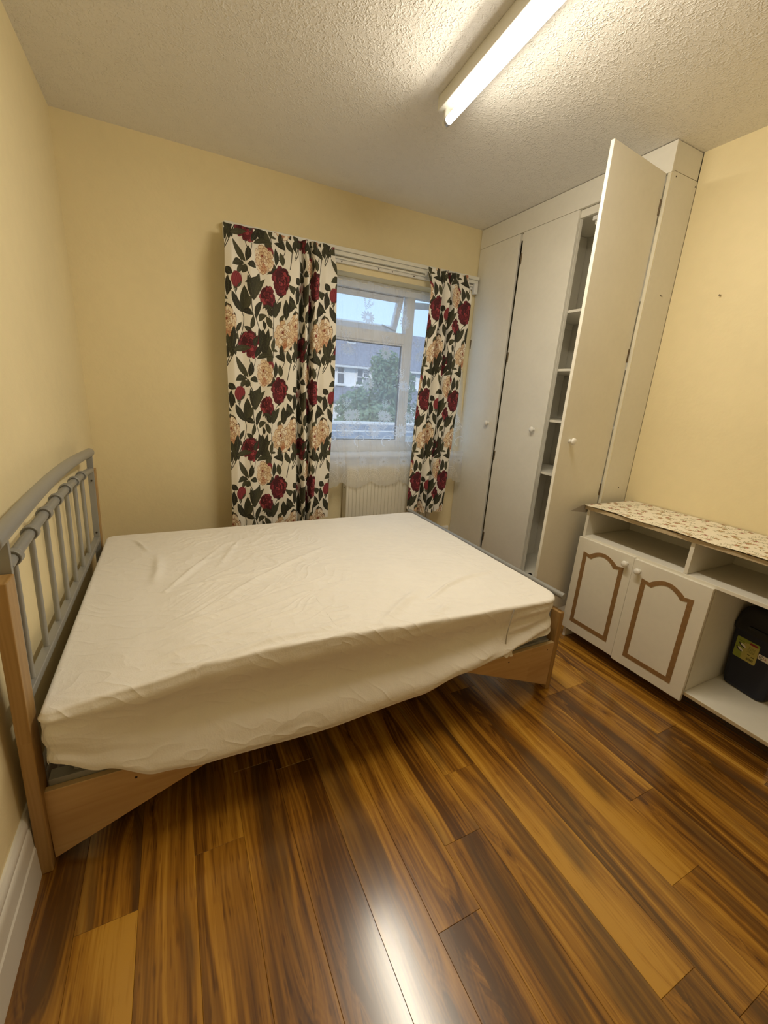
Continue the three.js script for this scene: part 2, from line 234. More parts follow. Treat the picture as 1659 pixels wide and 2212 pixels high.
// ───────────────────────── materials ─────────────────────────
const M = {
  wall: std({ map: rep(mottle([0.945, 0.885, 0.715], 0.014, 101), 0.8, 0.8), roughness: 0.75, bumpMap: rep(plasterTex, 1.6, 1.6), bumpScale: 0.0007 }),
  ceiling: std({ color: rgb(0.88, 0.85, 0.79), roughness: 0.85, bumpMap: rep(artexTex, 1 / 0.36, 1 / 0.36), bumpScale: 0.003 }),
  floor: phys({ map: floorTex, roughness: 0.2, clearcoat: 0.7, clearcoatRoughness: 0.19 }),
  subfloor: std({ color: rgb(0.03, 0.018, 0.008), roughness: 0.9 }),
  white: std({ map: rep(mottle([0.905, 0.888, 0.835], 0.014, 111), 1.5, 1.5), roughness: 0.5 }),
  edge: std({ color: rgb(0.83, 0.78, 0.62), roughness: 0.55 }),
  gloss: std({ color: rgb(0.84, 0.82, 0.76), roughness: 0.3 }),
  chip: std({ map: rep(mottle([0.76, 0.69, 0.56], 0.06, 115, 30), 3, 3), roughness: 0.8 }),
  upvc: std({ color: rgb(0.88, 0.89, 0.9), roughness: 0.35 }),
  gasket: std({ color: rgb(0.03, 0.03, 0.035), roughness: 0.6 }),
  glass: phys({ color: 0xffffff, transmission: 1, thickness: 0, roughness: 0.0, ior: 1.5 }),
  greyMetal: std({ color: rgb(0.33, 0.33, 0.315), roughness: 0.38, metalness: 0.25 }),
  hinge: std({ color: rgb(0.16, 0.12, 0.07), roughness: 0.45, metalness: 0.7 }),
  screw: std({ color: rgb(0.05, 0.04, 0.03), roughness: 0.5, metalness: 0.5 }),
  beech: std({ map: rep(beechTex, 2.2, 2.2), roughness: 0.4 }),
  ply: std({ map: rep(plyTex, 1.6, 1.6), roughness: 0.55 }),
  plyEdge: std({ color: rgb(0.70, 0.52, 0.27), roughness: 0.6 }),
  inlay: std({ map: rep(mottle([0.56, 0.43, 0.27], 0.1, 121, 20), 4, 4), roughness: 0.5 }),
  sheet: std({ map: rep(mottle([0.955, 0.94, 0.91], 0.012, 131), 1.2, 1.2), roughness: 0.85, bumpMap: rep(crumpleTex, 1.1, 1.1), bumpScale: 0.003 }),
  ticking: std({ color: rgb(0.70, 0.66, 0.56), roughness: 0.9 }),
  curtain: std({ map: curtainTex, roughness: 0.8, bumpMap: rep(weaveTex, 6, 9), bumpScale: 0.0003 }),
  lining: phys({ color: rgb(0.72, 0.68, 0.58), roughness: 0.95, transmission: 0.25, thickness: 0 }),
  net: phys({ color: rgb(0.96, 0.96, 0.96), roughness: 1, transmission: 0.8, thickness: 0, alphaMap: netTex, transparent: true, side: THREE.DoubleSide }),
  sprig: std({ map: rep(sprigTex, 1 / 0.3, 1 / 0.3), roughness: 0.38 }),
  vinylBack: std({ color: rgb(0.45, 0.42, 0.37), roughness: 0.7 }),
  navy: std({ color: rgb(0.006, 0.008, 0.024), roughness: 0.5 }),
  black: std({ color: rgb(0.006, 0.006, 0.009), roughness: 0.45 }),
  enamel: std({ color: rgb(0.82, 0.8, 0.70), roughness: 0.4 }),
  radiator: std({ color: rgb(0.80, 0.76, 0.64), roughness: 0.4 }),
  tube: std({ color: rgb(0.9, 0.9, 0.88), roughness: 0.3, emissive: TUBE_LIGHT.clone().lerp(rgb(1, 1, 1), 0.35), emissiveIntensity: 6 }),
  metalCap: std({ color: rgb(0.6, 0.6, 0.6), roughness: 0.3, metalness: 0.8 }),
};

// ───────────────────────── room shell ─────────────────────────
const WIN = { x0: 1.02, x1: 2.662, y0: 0.875, y1: 2.165 };
{ // wall with the window opening
  const s = new THREE.Shape([[-0.12, -0.1], [3.3, -0.1], [3.3, H + 0.12], [-0.12, H + 0.12]].map((p) => new THREE.Vector2(...p)));
  s.holes.push(new THREE.Path([[WIN.x0, WIN.y0], [WIN.x0, WIN.y1], [WIN.x1, WIN.y1], [WIN.x1, WIN.y0]].map((p) => new THREE.Vector2(...p))));
  const g = new THREE.ExtrudeGeometry(s, { depth: 0.28, bevelEnabled: false }); g.translate(0, 0, -0.28); struct('wall_back', boxUV(g), M.wall);
}
struct('wall_left', bx(-0.12, 0, -0.1, H + 0.12, -0.02, ZF + 0.12, 0), M.wall);
struct('wall_right', mergeGeometries([bx(W, 3.29, -0.1, H + 0.12, ZW, ZF + 0.12, 0), bx(3.17, 3.29, -0.1, H + 0.12, -0.02, ZW, 0)]), M.wall);
struct('wall_front', bx(-0.12, 3.29, -0.1, H + 0.12, ZF, ZF + 0.12, 0), M.wall);
struct('ceiling', bx(-0.12, 3.29, H, H + 0.12, -0.28, ZF + 0.12, 0), M.ceiling);
{ // laminate floor, boards run from the window wall to the door side
  const floor = struct('floor', bx(-0.12, 3.29, -0.1, -0.009, -0.02, ZF + 0.12, 0), M.subfloor);
  const pw = 0.1434, bev = 0.0007, gap = 0.00025;
  const plank = (x0, x1, z0, z1, row, u0, flip) => {
    const a = x0 + gap, b = x1 - gap, c = z0 + gap, d = z1 - gap, P = [], N = [], UV = [], per = 1 / ROWS;
    const uvAt = (x, z) => { let v = clamp((x - (x1 - pw)) / pw, 0.015, 0.985); if (flip) v = 1 - v; return [u0 + (flip ? -1 : 1) * (z - z0) / 1.434, (row + v) * per]; };
    const quad = (p, n) => { for (const i of [0, 1, 2, 0, 2, 3]) { P.push(...p[i]); N.push(...n); UV.push(...uvAt(p[i][0], p[i][2])); } };
    const t = [[a + bev, 0, d - bev], [b - bev, 0, d - bev], [b - bev, 0, c + bev], [a + bev, 0, c + bev]], e = [[a, -bev, d], [b, -bev, d], [b, -bev, c], [a, -bev, c]], f = e.map(([x, , z]) => [x, -0.0088, z]), q = Math.SQRT1_2;
    quad(t, [0, 1, 0]);
    const nn = [[0, q, q], [q, q, 0], [0, q, -q], [-q, q, 0]], ns = [[0, 0, 1], [1, 0, 0], [0, 0, -1], [-1, 0, 0]];
    for (let i = 0; i < 4; i++) { const j = (i + 1) % 4; quad([e[i], e[j], t[j], t[i]], nn[i]); quad([f[i], f[j], e[j], e[i]], ns[i]); }
    const g = new THREE.BufferGeometry(); g.setAttribute('position', new THREE.Float32BufferAttribute(P, 3)); g.setAttribute('normal', new THREE.Float32BufferAttribute(N, 3)); g.setAttribute('uv', new THREE.Float32BufferAttribute(UV, 2)); return g;
  };
  const R = rng(2024), joints = { 0: 1.1, 1: 2.085, 2: 1.35, 3: 0.8, 4: 1.75, 5: 3.0, 6: 1.55, 7: 2.466, 8: 2.285, 9: 2.07, 10: 1.6, 11: 2.9, 12: 2.662, 13: 2.43, 14: 1.9, 15: 3.1, 16: 2.271, 17: 1.4, 18: 2.7, 19: 2.0, 20: 1.2, 21: 2.3, 22: 1.8 };
  let last = -1;
  for (let i = 0; i < 22; i++) {
    const x0 = Math.max(0.002, -0.0185 + i * pw), x1 = Math.min(3.168, -0.0185 + (i + 1) * pw); if (x1 - x0 < 0.02) continue;
    const zs = [0.002]; for (let z = joints[i] - 2.4; z < ZF; z += 1.2) if (z > 0.1 && z < ZF - 0.1) zs.push(z); zs.push(ZF - 0.002);
    for (let k = 0; k + 1 < zs.length; k++) { let row = Math.floor(R() * ROWS); if (row === last) row = (row + 5) % ROWS; last = row; const flip = R() < 0.5, off = R() * Math.max(0, 1 - (zs[k + 1] - zs[k]) / 1.434 - 0.004) + 0.002; part(floor, 'plank', plank(x0, x1, zs[k], zs[k + 1], row, flip ? 1 - off : off, flip), M.floor); }
  }
}
{ // moulded skirting boards
  const prof = new THREE.Shape(); prof.moveTo(0, 0); prof.lineTo(0.02, 0); prof.lineTo(0.02, 0.105); prof.lineTo(0.017, 0.112); prof.lineTo(0.017, 0.155); prof.quadraticCurveTo(0.017, 0.172, 0.012, 0.178); prof.quadraticCurveTo(0.016, 0.19, 0.011, 0.203); prof.lineTo(0.006, 0.213); prof.lineTo(0, 0.213);
  const run = (len) => new THREE.ExtrudeGeometry(prof, { depth: len, bevelEnabled: false, curveSegments: 6 });
  struct('baseboard_left', boxUV(run(ZF)), M.gloss);
  struct('baseboard_back', boxUV(remap(run(XW - 0.04), (a, b, d) => [0.02 + d, b, a])), M.gloss);
  struct('baseboard_front', boxUV(remap(run(W - 0.06), (a, b, d) => [W - 0.03 - d, b, ZF - a])), M.gloss);
}

// ───────────────────────── window ─────────────────────────
{
  const w = new THREE.Group(); w.name = 'window_1'; w.userData = { kind: 'structure' }; scene.add(w);
  const z0 = -0.2, z1 = -0.13, fx0 = WIN.x0, fx1 = WIN.x1, fy0 = 0.895, fy1 = WIN.y1;
  part(w, 'outer_frame', mergeGeometries([bx(fx0, fx0 + 0.05, fy0, fy1, z0, z1, 0.004), bx(fx1 - 0.05, fx1, fy0, fy1, z0, z1, 0.004), bx(fx0 + 0.05, fx1 - 0.05, fy1 - 0.06, fy1, z0, z1, 0.004), bx(fx0 + 0.05, fx1 - 0.05, fy0, fy0 + 0.08, z0, z1, 0.004)]), M.upvc);
  part(w, 'mullion', bx(2.165, 2.235, fy0 + 0.08, fy1 - 0.06, z0, z1, 0.005), M.upvc);
  part(w, 'mullion', bx(1.42, 1.49, fy0 + 0.08, fy1 - 0.06, z0, z1, 0.005), M.upvc);
  part(w, 'transom', bx(1.49, 2.165, 1.755, 1.835, z0, z1, 0.005), M.upvc);
  part(w, 'transom', bx(1.07, 1.42, 1.755, 1.835, z0, z1, 0.005), M.upvc);
  const bead = (x0, x1, y0, y1, t = 0.014) => mergeGeometries([bx(x0, x0 + t, y0, y1, -0.172, -0.14, 0.002), bx(x1 - t, x1, y0, y1, -0.172, -0.14, 0.002), bx(x0 + t, x1 - t, y0, y0 + t, -0.172, -0.14, 0.002), bx(x0 + t, x1 - t, y1 - t, y1, -0.172, -0.14, 0.002)]);
  const pane = (p, x0, x1, y0, y1, z = -0.165) => part(p, 'pane', bx(x0, x1, y0, y1, z - 0.003, z + 0.003, 0), M.glass);
  const seal = (x0, x1, y0, y1, t = 0.006) => mergeGeometries([bx(x0, x0 + t, y0, y1, -0.171, -0.158, 0), bx(x1 - t, x1, y0, y1, -0.171, -0.158, 0), bx(x0, x1, y0, y0 + t, -0.171, -0.158, 0), bx(x0, x1, y1 - t, y1, -0.171, -0.158, 0)]);
  for (const [x0, x1] of [[1.49, 2.165], [1.07, 1.42]]) { part(w, 'glazing_bead', bead(x0, x1, 0.975, 1.755), M.upvc); part(w, 'gasket', seal(x0 + 0.014, x1 - 0.014, 0.989, 1.741), M.gasket); pane(w, x0 + 0.006, x1 - 0.006, 0.98, 1.75); }
  { const x0 = 1.07, x1 = 1.42; part(w, 'glazing_bead', bead(x0, x1, 1.835, 2.105), M.upvc); pane(w, x0 + 0.006, x1 - 0.006, 1.84, 2.1); }
  // top-hung fanlight standing open and the side casement ajar
  const sash = (name, x0, x1, y0, y1, t) => { const s = new THREE.Group(); s.name = name; w.add(s); part(s, 'sash_frame', mergeGeometries([bx(x0, x0 + t, y0, y1, -0.03, 0.02, 0.004), bx(x1 - t, x1, y0, y1, -0.03, 0.02, 0.004), bx(x0 + t, x1 - t, y0, y0 + t, -0.03, 0.02, 0.004), bx(x0 + t, x1 - t, y1 - t, y1, -0.03, 0.02, 0.004)]), M.upvc); part(s, 'pane', bx(x0 + t - 0.004, x1 - t + 0.004, y0 + t - 0.004, y1 - t + 0.004, -0.008, -0.002, 0), M.glass); return s; };
  const fan = sash('fanlight', -0.325, 0.325, -0.27, 0, 0.042); fan.position.set(1.8275, 2.105, -0.185); fan.rotation.x = 0.42;
  const cas = sash('casement', -0.36, 0, -0.575, 0.575, 0.045); cas.position.set(2.605, 1.535, -0.185); cas.rotation.y = -0.42;
  part(w, 'stay_arm', rod([2.1, 1.85, -0.18], [2.02, 1.9, -0.27], 0.006), M.metalCap);
  struct('trim_1', bx(WIN.x0 - 0.03, 2.705, 0.872, 0.896, -0.13, 0.035, 0.005), M.gloss); // window board
}
{ // batten and curtain track above the window
  const t = thing('curtain_track', 'white wooden batten and curtain track fixed above window', 'curtain track', [1.73, 2.2, 0]);
  t.position.set(0, 0, 0);
  part(t, 'batten', bx(0.79, 2.695, 2.205, 2.295, 0.0, 0.022, 0.003), M.gloss);
  part(t, 'rail', mergeGeometries([bx(0.795, 2.69, 2.243, 2.268, 0.022, 0.05, 0.003), bx(0.795, 2.69, 2.268, 2.292, 0.03, 0.062, 0.003), bx(0.795, 2.69, 2.224, 2.236, 0.022, 0.034, 0.002)]), M.enamel);
  for (const x of [1.55, 1.83, 1.94, 2.12]) part(t, 'screw', rod([x, 2.214, 0.02], [x, 2.214, 0.0238], 0.0045, 10), M.screw);
  for (let i = 0; i < 26; i++) { const x = i < 16 ? 0.80 + i * 0.043 : 2.20 + (i - 16) * 0.037; part(t, 'glider', bx(x - 0.004, x + 0.004, 2.225, 2.245, 0.05, 0.075, 0.002), M.gloss); }
  part(t, 'end_stop', bx(2.655, 2.69, 2.17, 2.25, 0.022, 0.055, 0.006), M.gloss);
}

// ───────────────────────── curtains ─────────────────────────
function curtain(label, ctrl, top, bottom, seedU, skew) {
  const c = new THREE.CatmullRomCurve3(ctrl.map(([x, z]) => new THREE.Vector3(x, 0, z)), false, 'catmullrom', 0.35), N = 220, base = c.getPoints(N);
  const cx = (ctrl[0][0] + ctrl[ctrl.length - 1][0]) / 2, zm = 0.198, len = [0]; for (let i = 1; i <= N; i++) len.push(len[i - 1] + base[i].distanceTo(base[i - 1]));
  const g = thing('floral_curtain', label, 'curtain', [cx, bottom(cx), zm], undefined);
  const at = (i, v) => { const p = base[i], y0 = bottom(p.x), y1 = top(p.x), y = lerp(y1, y0, v), amp = lerp(0.62, 1.12, smooth(0, 0.12, v)) + 0.1 * Math.sin(v * 5 + p.x * 9); const sway = skew(v) + 0.006 * Math.sin(v * 6.1 + p.x * 12); return [p.x + sway, y, zm + (p.z - 0.145) * amp + 0.004 * Math.sin(v * 9 + p.x * 20) - 0.075 * (1 - smooth(0, 0.1, v))]; };
  const local = (q) => [q[0] - g.position.x, q[1] - g.position.y, q[2] - g.position.z];
  part(g, 'printed_panel', remapGrid(N, 70, (i, v) => [...local(at(i, v)), (len[i] + seedU) / 0.43, (at(i, v)[1] - 1.99) / 0.645 + 0.585]), M.curtain);
  part(g, 'lining', remapGrid(N, 40, (i, v) => { const q = at(i, lerp(0.012, 0.99, v)); const a = at(Math.min(N, i + 1), v), b = at(Math.max(0, i - 1), v), dx = a[0] - b[0], dz = a[2] - b[2], L = Math.hypot(dx, dz) || 1; return [...local([q[0] + dz / L * 0.005, q[1], q[2] - dx / L * 0.005]), len[i], q[1]]; }), M.lining, 'plain pale lining');
  part(g, 'heading_tape', remapGrid(N, 2, (i, v) => { const q = at(i, 0.004 + v * 0.035); return [...local([q[0], q[1], q[2] - 0.009]), len[i], v]; }), M.lining, 'gathered heading tape');
  return g;
}
function remapGrid(n, m, fn) { return gridGeo(n, m, (a, b) => fn(Math.round(a * n), b)); }
curtain('wide floral peony curtain left of the net, with deep dark folds', [[0.775, 0.142], [0.815, 0.162], [0.86, 0.143], [0.915, 0.164], [0.97, 0.144], [1.03, 0.165], [1.085, 0.143], [1.14, 0.162], [1.195, 0.162], [1.21, 0.14], [1.216, 0.10], [1.232, 0.098], [1.24, 0.14], [1.252, 0.168], [1.266, 0.166], [1.275, 0.13], [1.281, 0.10], [1.294, 0.102], [1.302, 0.14], [1.312, 0.166], [1.335, 0.165], [1.342, 0.142], [1.355, 0.138], [1.385, 0.15], [1.42, 0.145], [1.462, 0.138]],
  (x) => 2.262 + 0.004 * Math.sin(x * 60), (x) => table([[0.77, 0.44], [0.95, 0.42], [1.1, 0.418], [1.25, 0.425], [1.46, 0.455]], x), 0.0, (v) => 0.008 - 0.036 * v + 0.008 * v * v);
curtain('narrow floral peony curtain between the net and white wardrobe', [[2.178, 0.14], [2.22, 0.15], [2.262, 0.158], [2.28, 0.14], [2.288, 0.112], [2.3, 0.11], [2.31, 0.14], [2.325, 0.165], [2.345, 0.163], [2.356, 0.135], [2.364, 0.106], [2.376, 0.106], [2.386, 0.14], [2.4, 0.163], [2.425, 0.16], [2.44, 0.14], [2.45, 0.13], [2.49, 0.148], [2.545, 0.142]],
  (x) => 2.265 + 0.004 * Math.sin(x * 70), (x) => table([[2.17, 0.455], [2.35, 0.43], [2.55, 0.425]], x), 0.27, (v) => -0.004 - 0.066 * v);

{ // net
  const zAt = (y) => table([[0.6, 0.13], [0.9, 0.127], [1.0, 0.1], [1.35, 0.03], [1.8, -0.03], [2.2, -0.05]], y);
  const folds = [1.27, 1.33, 1.52, 1.585, 1.70, 1.81, 2.03, 2.095, 2.33, 2.45, 2.58];
  const g = gridGeo(420, 90, (a, b) => {
    const x = lerp(NET.x0, NET.x1, a), sc = Math.abs(Math.sin((x - 1.06) / 0.25 * Math.PI)), yb = NET.y0 + 0.045 - 0.05 * Math.pow(sc, 0.7) + 0.008 * Math.abs(Math.sin((x - 1.06) / 0.25 * Math.PI * 6)), yt = NET.y1 - 0.012 * (0.5 + 0.5 * Math.sin(x * 97)) - 0.006 * Math.sin(x * 41);
    const y = lerp(yb, yt, b); let dz = 0.004 * Math.sin(x * 38) + 0.003 * Math.sin(x * 71 + y * 3);
    for (const f of folds) { const d = (x - f - 0.012 * Math.sin(y * 2 + f * 9)) / 0.009; dz += 0.012 * Math.exp(-d * d); }
    return [x, y, zAt(y) + dz, a, (y - NET.y0) / (NET.y1 - NET.y0)];
  });
  const n = thing('net_curtain', 'white daisy lace net curtain with scalloped hem across the window', 'net curtain', [(NET.x0 + NET.x1) / 2, NET.y0, 0.1]);
  g.translate(-n.position.x, -n.position.y, -n.position.z); part(n, 'lace_panel', g, M.net);
  part(n, 'wire', rod([-0.8, 1.468, -0.152], [0.785, 1.468, -0.152], 0.0025, 8), M.gloss);
}

// ───────────────────────── radiator ─────────────────────────
{
  const r = thing('radiator', 'cream ribbed panel radiator beneath the window', 'radiator', [2.0, 0.16, 0]);
  const x0 = 1.612, x1 = 2.402, y0 = 0.16, y1 = 0.822, zf = 0.112, o = (g) => { g.translate(-2.0, -0.16, 0); return g; };
  // pressed front: shallow vertical channels
  const s = new THREE.Shape(); s.moveTo(x0, 0.098); s.lineTo(x0, zf); const n = 24, w = (x1 - x0 - 0.03) / n;
  for (let i = 0; i < n; i++) { const a = x0 + 0.015 + i * w; s.lineTo(a, zf); s.lineTo(a + w * 0.08, zf - 0.007); s.lineTo(a + w * 0.2, zf - 0.007); s.lineTo(a + w * 0.28, zf); }
  s.lineTo(x1, zf); s.lineTo(x1, 0.098);
  part(r, 'front_panel', o(boxUV(remap(new THREE.ExtrudeGeometry(s, { depth: y1 - y0, bevelEnabled: false }), (a, b, d) => [a, y0 + d, b], true))), M.radiator);
  part(r, 'side_cover', o(bx(x0, x0 + 0.006, y0 + 0.02, y1, 0.03, 0.098, 0.002)), M.radiator); part(r, 'side_cover', o(bx(x1 - 0.006, x1, y0 + 0.02, y1, 0.03, 0.098, 0.002)), M.radiator);
  part(r, 'back_panel', o(bx(x0 + 0.01, x1 - 0.01, y0, y1 - 0.01, 0.03, 0.042, 0.003)), M.radiator);
  part(r, 'top_grille', o(mergeGeometries(Array.from({ length: 33 }, (_, i) => bx(x0 + 0.01 + i * 0.0237, x0 + 0.019 + i * 0.0237, y1 - 0.012, y1 + 0.004, 0.042, 0.1, 0.001)).concat([bx(x0, x1, y1 - 0.01, y1 + 0.005, 0.094, 0.108, 0.003), bx(x0, x1, y1 - 0.01, y1 + 0.005, 0.03, 0.042, 0.003)]))), M.radiator);
  part(r, 'screw', o(rod([x0 - 0.002, 0.64, 0.066], [x0 + 0.002, 0.64, 0.066], 0.004, 10)), M.screw);
  part(r, 'valve', o(mergeGeometries([rod([x0 - 0.03, 0.19, 0.06], [x0 + 0.01, 0.19, 0.06], 0.012), rod([x0 - 0.03, 0.17, 0.06], [x0 - 0.03, 0.26, 0.06], 0.018)])), M.gloss);
  part(r, 'pipe', o(rod([x0 - 0.03, 0.001, 0.06], [x0 - 0.03, 0.18, 0.06], 0.0075)), M.gloss);
  for (const x of [1.75, 2.26]) part(r, 'bracket', o(bx(x, x + 0.03, 0.3, 0.75, 0.0005, 0.032, 0.002)), M.gloss);
}

// ───────────────────────── ceiling lamp ─────────────────────────
{
  const L = thing('fluorescent_batten', 'long fluorescent batten lamp with one lit tube on ceiling', 'ceiling lamp', [1.617, H, 1.1]);
  L.rotation.y = -0.083; const len = 1.24;
  part(L, 'channel', mergeGeometries([bx(-0.034, 0.034, -0.05, 0, 0, len, 0.004), bx(-0.037, 0.037, -0.056, -0.041, 0.0, len, 0.004)]), M.enamel);
  part(L, 'end_cap', bx(-0.036, 0.036, -0.053, -0.001, -0.006, 0.004, 0.003), M.enamel);
  for (const z of [0.012, len - 0.04]) {
    const h = part(L, 'lamp_holder', mergeGeometries([bx(-0.014, 0.014, -0.1, -0.05, z, z + 0.02, 0.006), rod([0, -0.1, z], [0, -0.1, z + 0.02], 0.0165, 20)]), M.gloss);
    part(h, 'pin_cap', rod([0, -0.1, z === 0.012 ? z + 0.018 : z - 0.014], [0, -0.1, z === 0.012 ? z + 0.034 : z + 0.002], 0.0172, 20), M.metalCap);
  }
  part(L, 'screw', rod([0.0, -0.0558, 0.075], [0.0, -0.058, 0.075], 0.006, 12), M.enamel);
  part(L, 'glass_tube', rod([0, -0.1, 0.045], [0, -0.1, len - 0.054], 0.0165, 24), M.tube, 'glowing warm white tube');
  const zc = len / 2, w = len - 0.12;
  for (const [x, y, tx, ty] of [[0, -0.12, 0, -1], [-0.0195, -0.106, -1, -0.88], [0.0195, -0.106, 1, -0.88]]) {
    const a = new THREE.RectAreaLight(TUBE_LIGHT, TUBE_POWER, 0.028, w); a.name = 'tube_light'; a.castShadow = true; a.position.set(x, y, zc);
    // long side along the tube, facing away from it
    const d = new THREE.Vector3(tx, ty, 0).normalize(), up = new THREE.Vector3(0, 0, 1), right = new THREE.Vector3().crossVectors(up, d.clone().negate());
    a.quaternion.setFromRotationMatrix(new THREE.Matrix4().makeBasis(right, up, d.clone().negate())); L.add(a);
  }
}

// ───────────────────────── fitted wardrobe ─────────────────────────
const knobGeo = (r) => new THREE.LatheGeometry([[0, 0], [0.62, 0], [0.6, 0.12], [0.42, 0.3], [0.38, 0.5], [0.52, 0.68], [0.9, 0.9], [1, 1.2], [0.94, 1.5], [0.7, 1.72], [0.35, 1.82], [0, 1.84]].map(([a, b]) => new THREE.Vector2(a * r, b * r)), 20);
const toMinusX = (g) => g.rotateZ(Math.PI / 2);
{
  const w = thing('fitted_wardrobe', 'tall off-white fitted wardrobe with three plain doors, one open', 'wardrobe', [XW, 0, 0.73]);
  const o = (g) => { g.translate(-XW, 0, -0.73); return g; };
  part(w, 'fascia', o(bx(XW, XW + 0.018, 2.499, H - 0.003, 0.004, ZW, 0.002)), M.white);
  part(w, 'end_panel', o(bx(XW + 0.012, W - 0.002, 0.004, 2.508, 1.449, ZW, 0.002)), M.white);
  part(w, 'end_filler', o(bx(XW + 0.0185, W - 0.002, 2.511, H - 0.003, 1.449, ZW - 0.002, 0.002)), M.white);
  part(w, 'frame_stile', o(bx(XW, XW + 0.0115, 0.004, 2.498, 1.448, ZW, 0.002)), M.edge, 'narrow pale edging strip');
  part(w, 'frame_stile', o(bx(XW + 0.02, XW + 0.045, 0.131, 2.454, 0.905, 0.934, 0.002)), M.white);
  part(w, 'frame_rail', o(bx(XW + 0.02, XW + 0.04, 2.455, 2.498, 0.004, 1.448, 0.002)), M.white);
  part(w, 'plinth', o(bx(XW + 0.02, XW + 0.036, 0.001, 0.112, 0.024, 1.448, 0.001)), M.white);
  part(w, 'floor_board', o(bx(XW + 0.004, 3.14, 0.113, 0.13, 0.004, 1.448, 0.001)), M.white);
  part(w, 'top_board', o(bx(XW + 0.02, 3.14, 2.5, 2.515, 0.004, 1.448, 0.001)), M.white);
  part(w, 'back_panel', o(bx(3.14, 3.15, 0.113, 2.5, 0.004, 1.448, 0)), M.white);
  part(w, 'partition', o(bx(XW + 0.046, 3.139, 0.131, 2.499, 0.635, 0.651, 0.001)), M.white);
  part(w, 'inner_side', o(bx(XW + 0.03, 3.139, 0.131, 2.499, 1.428, 1.447, 0.001)), M.white);
  for (const y of [1.953, 1.598, 1.268, 0.908]) part(w, 'shelf', o(bx(XW + 0.05, 3.138, y - 0.016, y, 0.652, 1.427, 0.0015)), M.white);
  for (const y of [1.92, 1.565, 1.235, 0.875]) part(w, 'shelf_batten', o(bx(XW + 0.06, 3.12, y - 0.02, y + 0.017, 0.6525, 0.668, 0.001)), M.white);
  const door = (len, hingeLow) => {
    const d = new THREE.Group(); d.name = 'door'; w.add(d);
    part(d, 'leaf', bx(0, 0.018, 0, 2.3455, 0, len, 0.002), M.white);
    const kn = part(d, 'knob', toMinusX(knobGeo(0.019)).translate(0, 1.04, hingeLow ? len - 0.085 : 0.075), M.gloss, 'round white knob');
    return [d, kn];
  };
  const hingeAt = (p, z, ys) => { for (const y of ys) part(p, 'hinge', mergeGeometries([bx(-0.0022, 0.001, y - 0.035, y + 0.035, z - 0.006, z + 0.006, 0.001), rod([-0.002, y - 0.035, z], [-0.002, y + 0.035, z], 0.0035, 8)]), M.hinge, 'brass butt hinge'); };
  const [d1] = door(0.441, true); d1.position.set(0, 0.152, 0.005 - 0.73); hingeAt(d1, 0.0085, [1.65]);
  const [d2] = door(0.456, true); d2.position.set(0, 0.152, 0.478 - 0.73); hingeAt(d2, 0.006, [2.18, 1.53, 0.8, 0.12]);
  // third door swung out on its far hinges: the leaf's local z = 0 is the free edge
  const [d3, k3] = door(0.462, false); k3.position.y = 0; d3.position.set(-0.002, 0.152, 1.4465 - 0.73); d3.rotation.y = 0;
  d3.children.forEach((m) => m.geometry.translate(0, 0, -0.462)); d3.rotation.y = Math.PI / 2 + 0.108; d3.position.z = 1.4455 - 0.73; d3.position.x = -0.004;
  hingeAt(d3, -0.003, [2.2, 1.5, 0.75]);
  part(w, 'door_catch', o(mergeGeometries([bx(2.735, 2.765, 0.131, 0.146, 0.985, 1.01, 0.004), rod([2.742, 0.146, 0.99], [2.755, 0.152, 1.006], 0.005, 8)])), M.black, 'small black door catch');
  part(w, 'door_catch', o(mergeGeometries([bx(2.755, 2.78, 2.43, 2.454, 1.0, 1.07, 0.003), bx(2.77, 2.785, 2.41, 2.431, 1.01, 1.02, 0.002), bx(2.77, 2.785, 2.41, 2.431, 1.05, 1.06, 0.002)])), M.gloss, 'white plastic catch');
  for (const [x, y] of [[2.75, 2.488], [2.917, 2.482], [2.836, 1.967], [2.846, 1.966], [2.844, 0.911]]) part(w, 'screw', o(rod([x, y, ZW - 0.001], [x, y, ZW + 0.001], 0.0035, 8)), M.screw);
}

